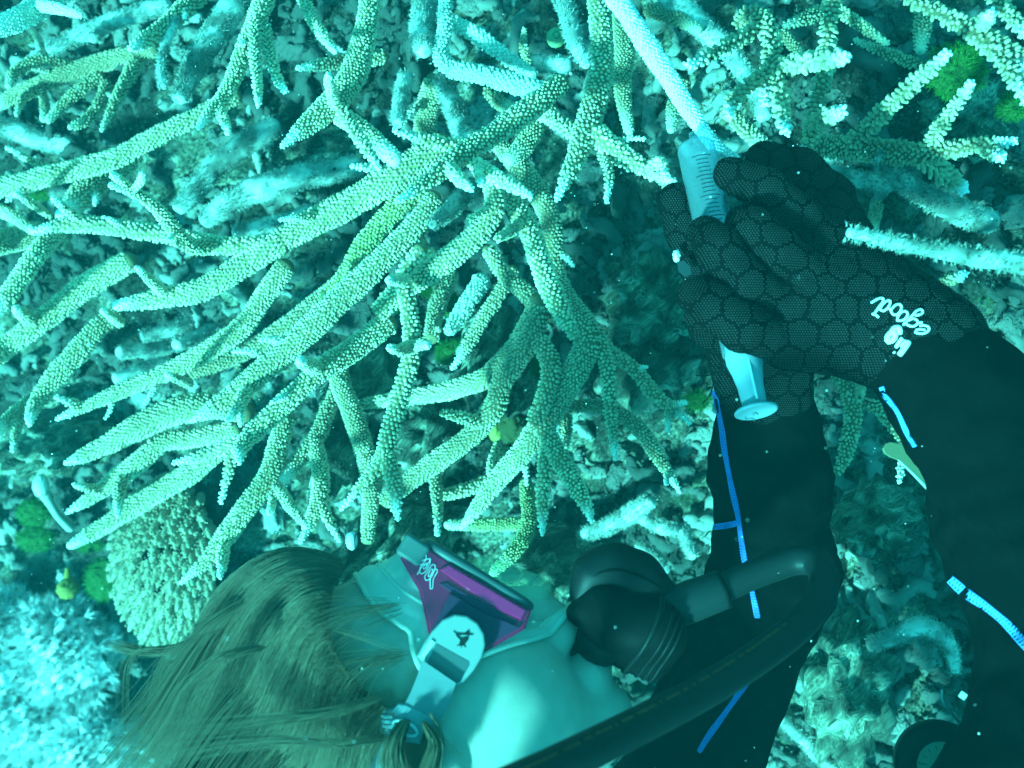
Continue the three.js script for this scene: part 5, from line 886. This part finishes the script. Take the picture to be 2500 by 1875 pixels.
weed('square green algae patch left of the corymbose coral', 'G', 615, 530, 115, 135, 0.08, 0.4, 1300);
weed('dim green algae wisp touching the stem above the square patch', 'G', 540, 330, 90, 40, 0.05, 0.4, 400);
weed('dark green algae spot by the left edge under the white side nub', 'A', 235, 1175, 55, 30, 0.06, 0.5, 250);
weed('yellow-green weedy film beside the end of the far sleeve', 'F', 250, 930, 80, 60, 0.06, 0.3, 500);

function blob(name, label, cat, k, x, y, rx, ry, h, mat, rough = 0.25, freq = 2) {
  const [px, py] = sec(k, x, y), p = onH(px, py, h), a = mToPx(rx * ZOOM, p), b = mToPx(ry * ZOOM, p), t = thing(name, label, cat, p), g = lump(V(0, 0, 0), 1, 1, 1, rough, freq, 5);
  g.applyMatrix4(new THREE.Matrix4().makeBasis(CAM_X, CAM_Y, CAM_Z).multiply(new THREE.Matrix4().makeScale(a, b, Math.min(a, b)))); g.translate(p.x, p.y, p.z);
  return [t, part('body', g, mat, t), p, a, b];
}
const sponge = std(0.15, 0.18, 0.06, 0.95, { bumpMap: reliefTex, bumpScale: 0.004 });
blob('sponge', 'yellow-green encrusting sponge between the twin stems and the dotted fingers', 'sponge', 'E', 1115, 1095, 85, 100, 0.12, sponge, 0.5, 2.4);
blob('sponge', 'small dull yellow sponge tucked left of the larger yellow-green one', 'sponge', 'E', 1010, 1110, 45, 60, 0.08, std(0.30, 0.28, 0.06, 0.95), 0.5, 2.4);
{
  const [t, , p, a, b] = blob('sponge', 'little yellow vase-like sponge left of the square green patch', 'sponge', 'G', 405, 585, 60, 62, 0.10, std(0.24, 0.17, 0.03, 0.9), 0.3, 2);
  part('spout', tube([p.clone(), p.clone().addScaledVector(CAM_Y, b * 1.2), p.clone().addScaledVector(CAM_Y, b * 1.9)], [a * 0.5, a * 0.36, a * 0.24], { radial: 10 }), std(0.26, 0.18, 0.03, 0.9), t);
}
{
  const [t, , p, a, b] = blob('sea_squirt', 'pale blue egg-shaped knob by the parting of the hair', 'sea squirt', 'G', 2110, 295, 36, 56, 0.30, phys(0.55, 0.72, 0.85, 0.35), 0.08, 1.5);
  part('collar', (() => { const g = new THREE.TorusGeometry(a * 1.0, a * 0.16, 8, 28); g.applyMatrix4(new THREE.Matrix4().compose(p.clone().addScaledVector(CAM_X, a * 0.6), new THREE.Quaternion().setFromUnitVectors(V(0, 0, 1), CAM_X), V(1, 1.3, 1))); return g; })(), std(0.10, 0.14, 0.16, 0.7), t);
}
{
  const [t, , p, a] = blob('sea_squirt', 'round greenish ball left of the turf-crusted prop at the top', 'sea squirt', 'B', 1370, 225, 58, 60, 0.14, std(0.20, 0.26, 0.13, 0.7), 0.12, 2.5);
  part('pore', (() => { const g = new THREE.TorusGeometry(a * 0.30, a * 0.10, 8, 20); g.applyMatrix4(new THREE.Matrix4().compose(p.clone().addScaledVector(CAM_Z, a * 0.93), new THREE.Quaternion().setFromUnitVectors(V(0, 0, 1), CAM_Z), V(1, 1, 1))); return g; })(), std(0.12, 0.16, 0.08, 0.8), t);
}
{
  const [t, , p, a] = blob('sea_squirt', 'pale bulb on a thin stalk in the haze at the far left', 'sea squirt', 'D', 245, 1440, 46, 70, 0.14, std(0.55, 0.58, 0.5, 0.7), 0.15, 2);
  part('stalk', tube(secs('D', [270, 1490, 310, 1560, 350, 1620, 420, 1690]).map(([x, y], i) => onH(x, y, 0.13 - i * 0.03)), [0.008, 0.006, 0.006, 0.007], { radial: 8 }), std(0.4, 0.42, 0.36, 0.9), t);
}
blob('shell_fragment', 'tiny white shell fragment drifting at the edge of the fist', 'shell', 'F', 128, 60, 22, 34, 0.36, std(0.88, 0.88, 0.86, 0.6), 0.6, 2.5);
{
  const p = at(1667, 656, 0.86), t = thing('clear_flake', 'thin clear flake hanging under the white shell fragment', 'flake', p);
  const s = new THREE.Shape([[-14, 16], [2, 20], [18, 4], [20, -14], [6, -20], [-10, -8]].map(([x, y]) => new THREE.Vector2(x / 3160, y / 3160))), g = new THREE.ExtrudeGeometry(s, { depth: 0.0006, bevelEnabled: false });
  g.applyMatrix4(new THREE.Matrix4().makeBasis(CAM_X, CAM_Y, CAM_Z).setPosition(p)); part('sheet', g, phys(0.12, 0.18, 0.2, 0.3, { transmission: 0.8, thickness: 0 }), t);
}

// corymbose coral: a table of short knobbed branchlets
{
  const c = onH(...sec('G', 990, 420), 0.10), t = thing('corymbose_coral', 'dense table coral of short knobbly branchlets between the green patch and the hair', 'coral', c.clone());
  const ux = onH(...sec('G', 1090, 420), 0.10).sub(c).multiplyScalar(0.01), uy = onH(...sec('G', 990, 520), 0.10).sub(c).multiplyScalar(0.01), nrm = CAM_Z.clone().addScaledVector(UPW(), 0.6).normalize();
  const K2 = KIND.live;
  part('base', (() => { const g = lump(V(0, 0, 0), 1, 1, 1, 0.18, 2, 5, (q) => [0.14, 0.13, 0.07]); g.applyMatrix4(new THREE.Matrix4().makeBasis(ux.clone().multiplyScalar(285), uy.clone().multiplyScalar(470), nrm.clone().multiplyScalar(0.06))); g.translate(c.x - nrm.x * 0.03, c.y - nrm.y * 0.03, c.z - nrm.z * 0.03); return g; })(), skinMat, t);
  // four kinds of branchlet, each a stub with its own cups
  const kinds = [];
  for (let v = 0; v < 4; v++) {
    const g = [tube([V(0, -0.012, 0), V(0.001 * v, 0.006, 0), V(0.003, 0.021, 0.001 * v)], [0.0066, 0.0060, 0.0034], { radial: 9, step: 0.005 })];
    for (let i = 0; i < 24; i++) { const a = i * 2.4 + v, y = -0.004 + (i / 24) * 0.026, r = 0.0058 - Math.max(0, y - 0.004) * 0.12, b = corallite.clone(); b.deleteAttribute('uv'); b.applyMatrix4(placed(V(Math.cos(a) * r + 0.001, y, Math.sin(a) * r), V(Math.cos(a), 0.7, Math.sin(a)).normalize(), 0.0012, 0.0015, 0.0012)); g.push(b); }
    g.push((() => { const b = corallite.clone(); b.deleteAttribute('uv'); b.applyMatrix4(placed(V(0.003, 0.023, 0.001 * v), YAX, 0.0020, 0.0024, 0.0020)); return b; })());
    g[0].deleteAttribute('uv'); kinds.push(mergeGeometries(g.map((q) => q.index ? q.toNonIndexed() : q)));
  }
  const mats = [0.46, 0.54, 0.64].map((k) => std(K2.bump[0] * k, K2.bump[1] * k, K2.bump[2] * k, 0.9));
  let n = 0;
  for (let j = -12; j <= 12; j++) for (let i = -8; i <= 8; i++) {
    const x = (i + (j & 1) * 0.5) * 44 + gauss() * 7, y = j * 39 + gauss() * 7, e = (x / 290) ** 2 + (y / 475) ** 2;
    if (e > 1 || n >= 300) continue; n++;
    const p = c.clone().addScaledVector(ux, x).addScaledVector(uy, y).addScaledVector(nrm, 0.028 * Math.sqrt(Math.max(0, 1 - e)) - 0.012), d = nrm.clone().addScaledVector(ux.clone().normalize(), x / 420).addScaledVector(uy.clone().normalize(), y / 560 + 0.75).addScaledVector(V(gauss(), gauss(), gauss()), 0.12).normalize();
    const m = shade(new THREE.Mesh(kinds[n % 4], mats[n % 3])); m.name = 'branchlet'; m.applyMatrix4(placed(p.sub(t.position), d, rr(0.85, 1.2))); t.add(m);
  }
}
function UPW() { return V(0, 1, 0); }

// white feathery masses at lower left
function feathery(label, k, x, y, rx, ry, h, count) {
  const [px, py] = sec(k, x, y), p = onH(px, py, h), a = mToPx(rx * ZOOM, p), b = mToPx(ry * ZOOM, p), t = thing('soft_coral', label, 'soft coral', p.clone().setY(0), 'white soft corals');
  const col = (q) => { const n = smooth(fbm(q.x * 14, q.y * 14, q.z * 14, 4), -0.25, 0.15); return [lerp(0.45, 0.86, n), lerp(0.48, 0.88, n), lerp(0.48, 0.87, n)]; };
  const g = lump(p, a, 0.05, b, 0.5, 3.2, 6, col), m = part('body', g, skinMat, t), q = g.attributes.position, nn = g.attributes.normal, list = [];
  for (let i = 0; i < count; i++) {
    const j = Math.floor(rnd() * q.count), w = V(q.getX(j), q.getY(j), q.getZ(j)).add(p.clone().setY(0)), d = V(nn.getX(j), nn.getY(j), nn.getZ(j));
    if (d.dot(CAM_Z) < -0.2) continue;
    const c = col(w), v = rr(0.7, 1.1), s = rr(0.004, 0.010); d.addScaledVector(V(gauss(), gauss() + 0.4, gauss()), 0.5).normalize();
    list.push({ m: placed(w, d, s * 0.5, s * rr(1, 2.2), s * 0.5), c: RGB(Math.min(0.9, c[0] * v), Math.min(0.9, c[1] * v), Math.min(0.9, c[2] * v)) });
  }
  instances('polyps', tuft, fuzzMat, list, m);
}
feathery('glaring white feathery soft coral filling the lower left below the green patch', 'G', 400, 960, 270, 290, 0.07, 15000);
feathery('white feathery soft coral cut by the left edge near the bottom', 'G', 60, 1330, 260, 280, 0.06, 15000);
feathery('white feathery soft coral at the bottom edge behind the trailing hair', 'G', 560, 1560, 300, 260, 0.06, 12000);
feathery('small white feathery tuft at the left edge level with the yellow sponge', 'G', 0, 760, 130, 130, 0.06, 3000);

// rubble: broken coral sticks and stones carpeting the floor
{
  const frag = []; for (let v = 0; v < 4; v++) frag.push(tube([V(-0.035, 0, 0), V(-0.01, 0.006 * (v - 1), 0.005), V(0.012, 0.004, -0.004 * v), V(0.034, -0.002, 0.003)], [0.007, 0.010, 0.0095, 0.006], { radial: 9, step: 0.006, rough: 0.95, freq: 75, tip: 0.5 }));
  frag.push(lump(V(0, 0, 0), 0.016, 0.011, 0.014, 0.9, 1.6, 3), lump(V(0, 0, 0), 0.024, 0.013, 0.017, 0.9, 1.8, 3), lump(V(0, 0, 0), 0.020, 0.012, 0.024, 1.0, 2.2, 3));
  const lists = frag.map(() => []), root = new THREE.Group();
  for (let i = 0; i < 3600; i++) {
    const p = onH(rr(-260, 2760), rr(-260, 2135), 0); p.y = floorY(p.x, p.z) + rr(-0.008, 0.012);
    const n = fbm(p.x * 5.5 + 2, 7.7, p.z * 5.5, 4), k = clamp(0.13 + 0.75 * n + 0.20 * gauss(), 0.0, 1), s = rr(0.35, 0.95), d = V(gauss() * 0.5, 1, gauss() * 0.5).normalize();
    lists[Math.floor(rnd() * frag.length)].push({ m: placed(p, d, s), c: RGB(lerp(0.035, 0.46, k), lerp(0.045, 0.48, k), lerp(0.038, 0.42, k)) });
  }
  root.name = 'rubble'; root.userData = { kind: 'stuff', label: 'broken coral sticks and stones carpeting the reef floor', category: 'rubble' }; scene.add(root);
  const rubbleMat = new THREE.MeshStandardMaterial({ roughness: 0.95, bumpMap: reliefTex, bumpScale: 0.004 });
  frag.forEach((g, i) => instances('fragments', g, rubbleMat, lists[i], root));
  const turfs = [];
  for (let i = 0; i < 42000; i++) { const p = onH(rr(-200, 2700), rr(-200, 2075), 0); p.y = floorY(p.x, p.z) + rr(0, 0.012); const k = clamp(0.3 + 0.5 * fbm(p.x * 12, 5, p.z * 12, 3) + 0.2 * gauss(), 0, 1), s = rr(0.002, 0.005); turfs.push({ m: placed(p, V(gauss() * 0.5, 1, gauss() * 0.5).normalize(), s, s * rr(0.7, 1.8), s), c: RGB(lerp(0.03, 0.36, k), lerp(0.045, 0.39, k), lerp(0.03, 0.33, k)) }); }
  instances('turf', tuft, fuzzMat, turfs, root);
}
// specks drifting in the water
{
  const list = [];
  for (let i = 0; i < 700; i++) { const p = at(rr(-80, 2580), rr(-80, 1955), 0.42 + 0.75 * Math.sqrt(rnd())), s = rr(0.0002, 0.00045) * (rnd() < 0.06 ? 1.8 : 1); list.push({ m: placed(p, V(gauss(), gauss(), gauss()).normalize(), s, s * rr(0.6, 1.4), s), c: RGB(0.85, 0.88, 0.84) }); }
  const root = new THREE.Group(); root.name = 'marine_snow'; root.userData = { kind: 'stuff', label: 'white specks drifting in the water', category: 'specks' }; scene.add(root);
  instances('specks', new THREE.IcosahedronGeometry(1, 0), std(1, 1, 1, 0.8), list, root);
}

renderer.render(scene, camera);
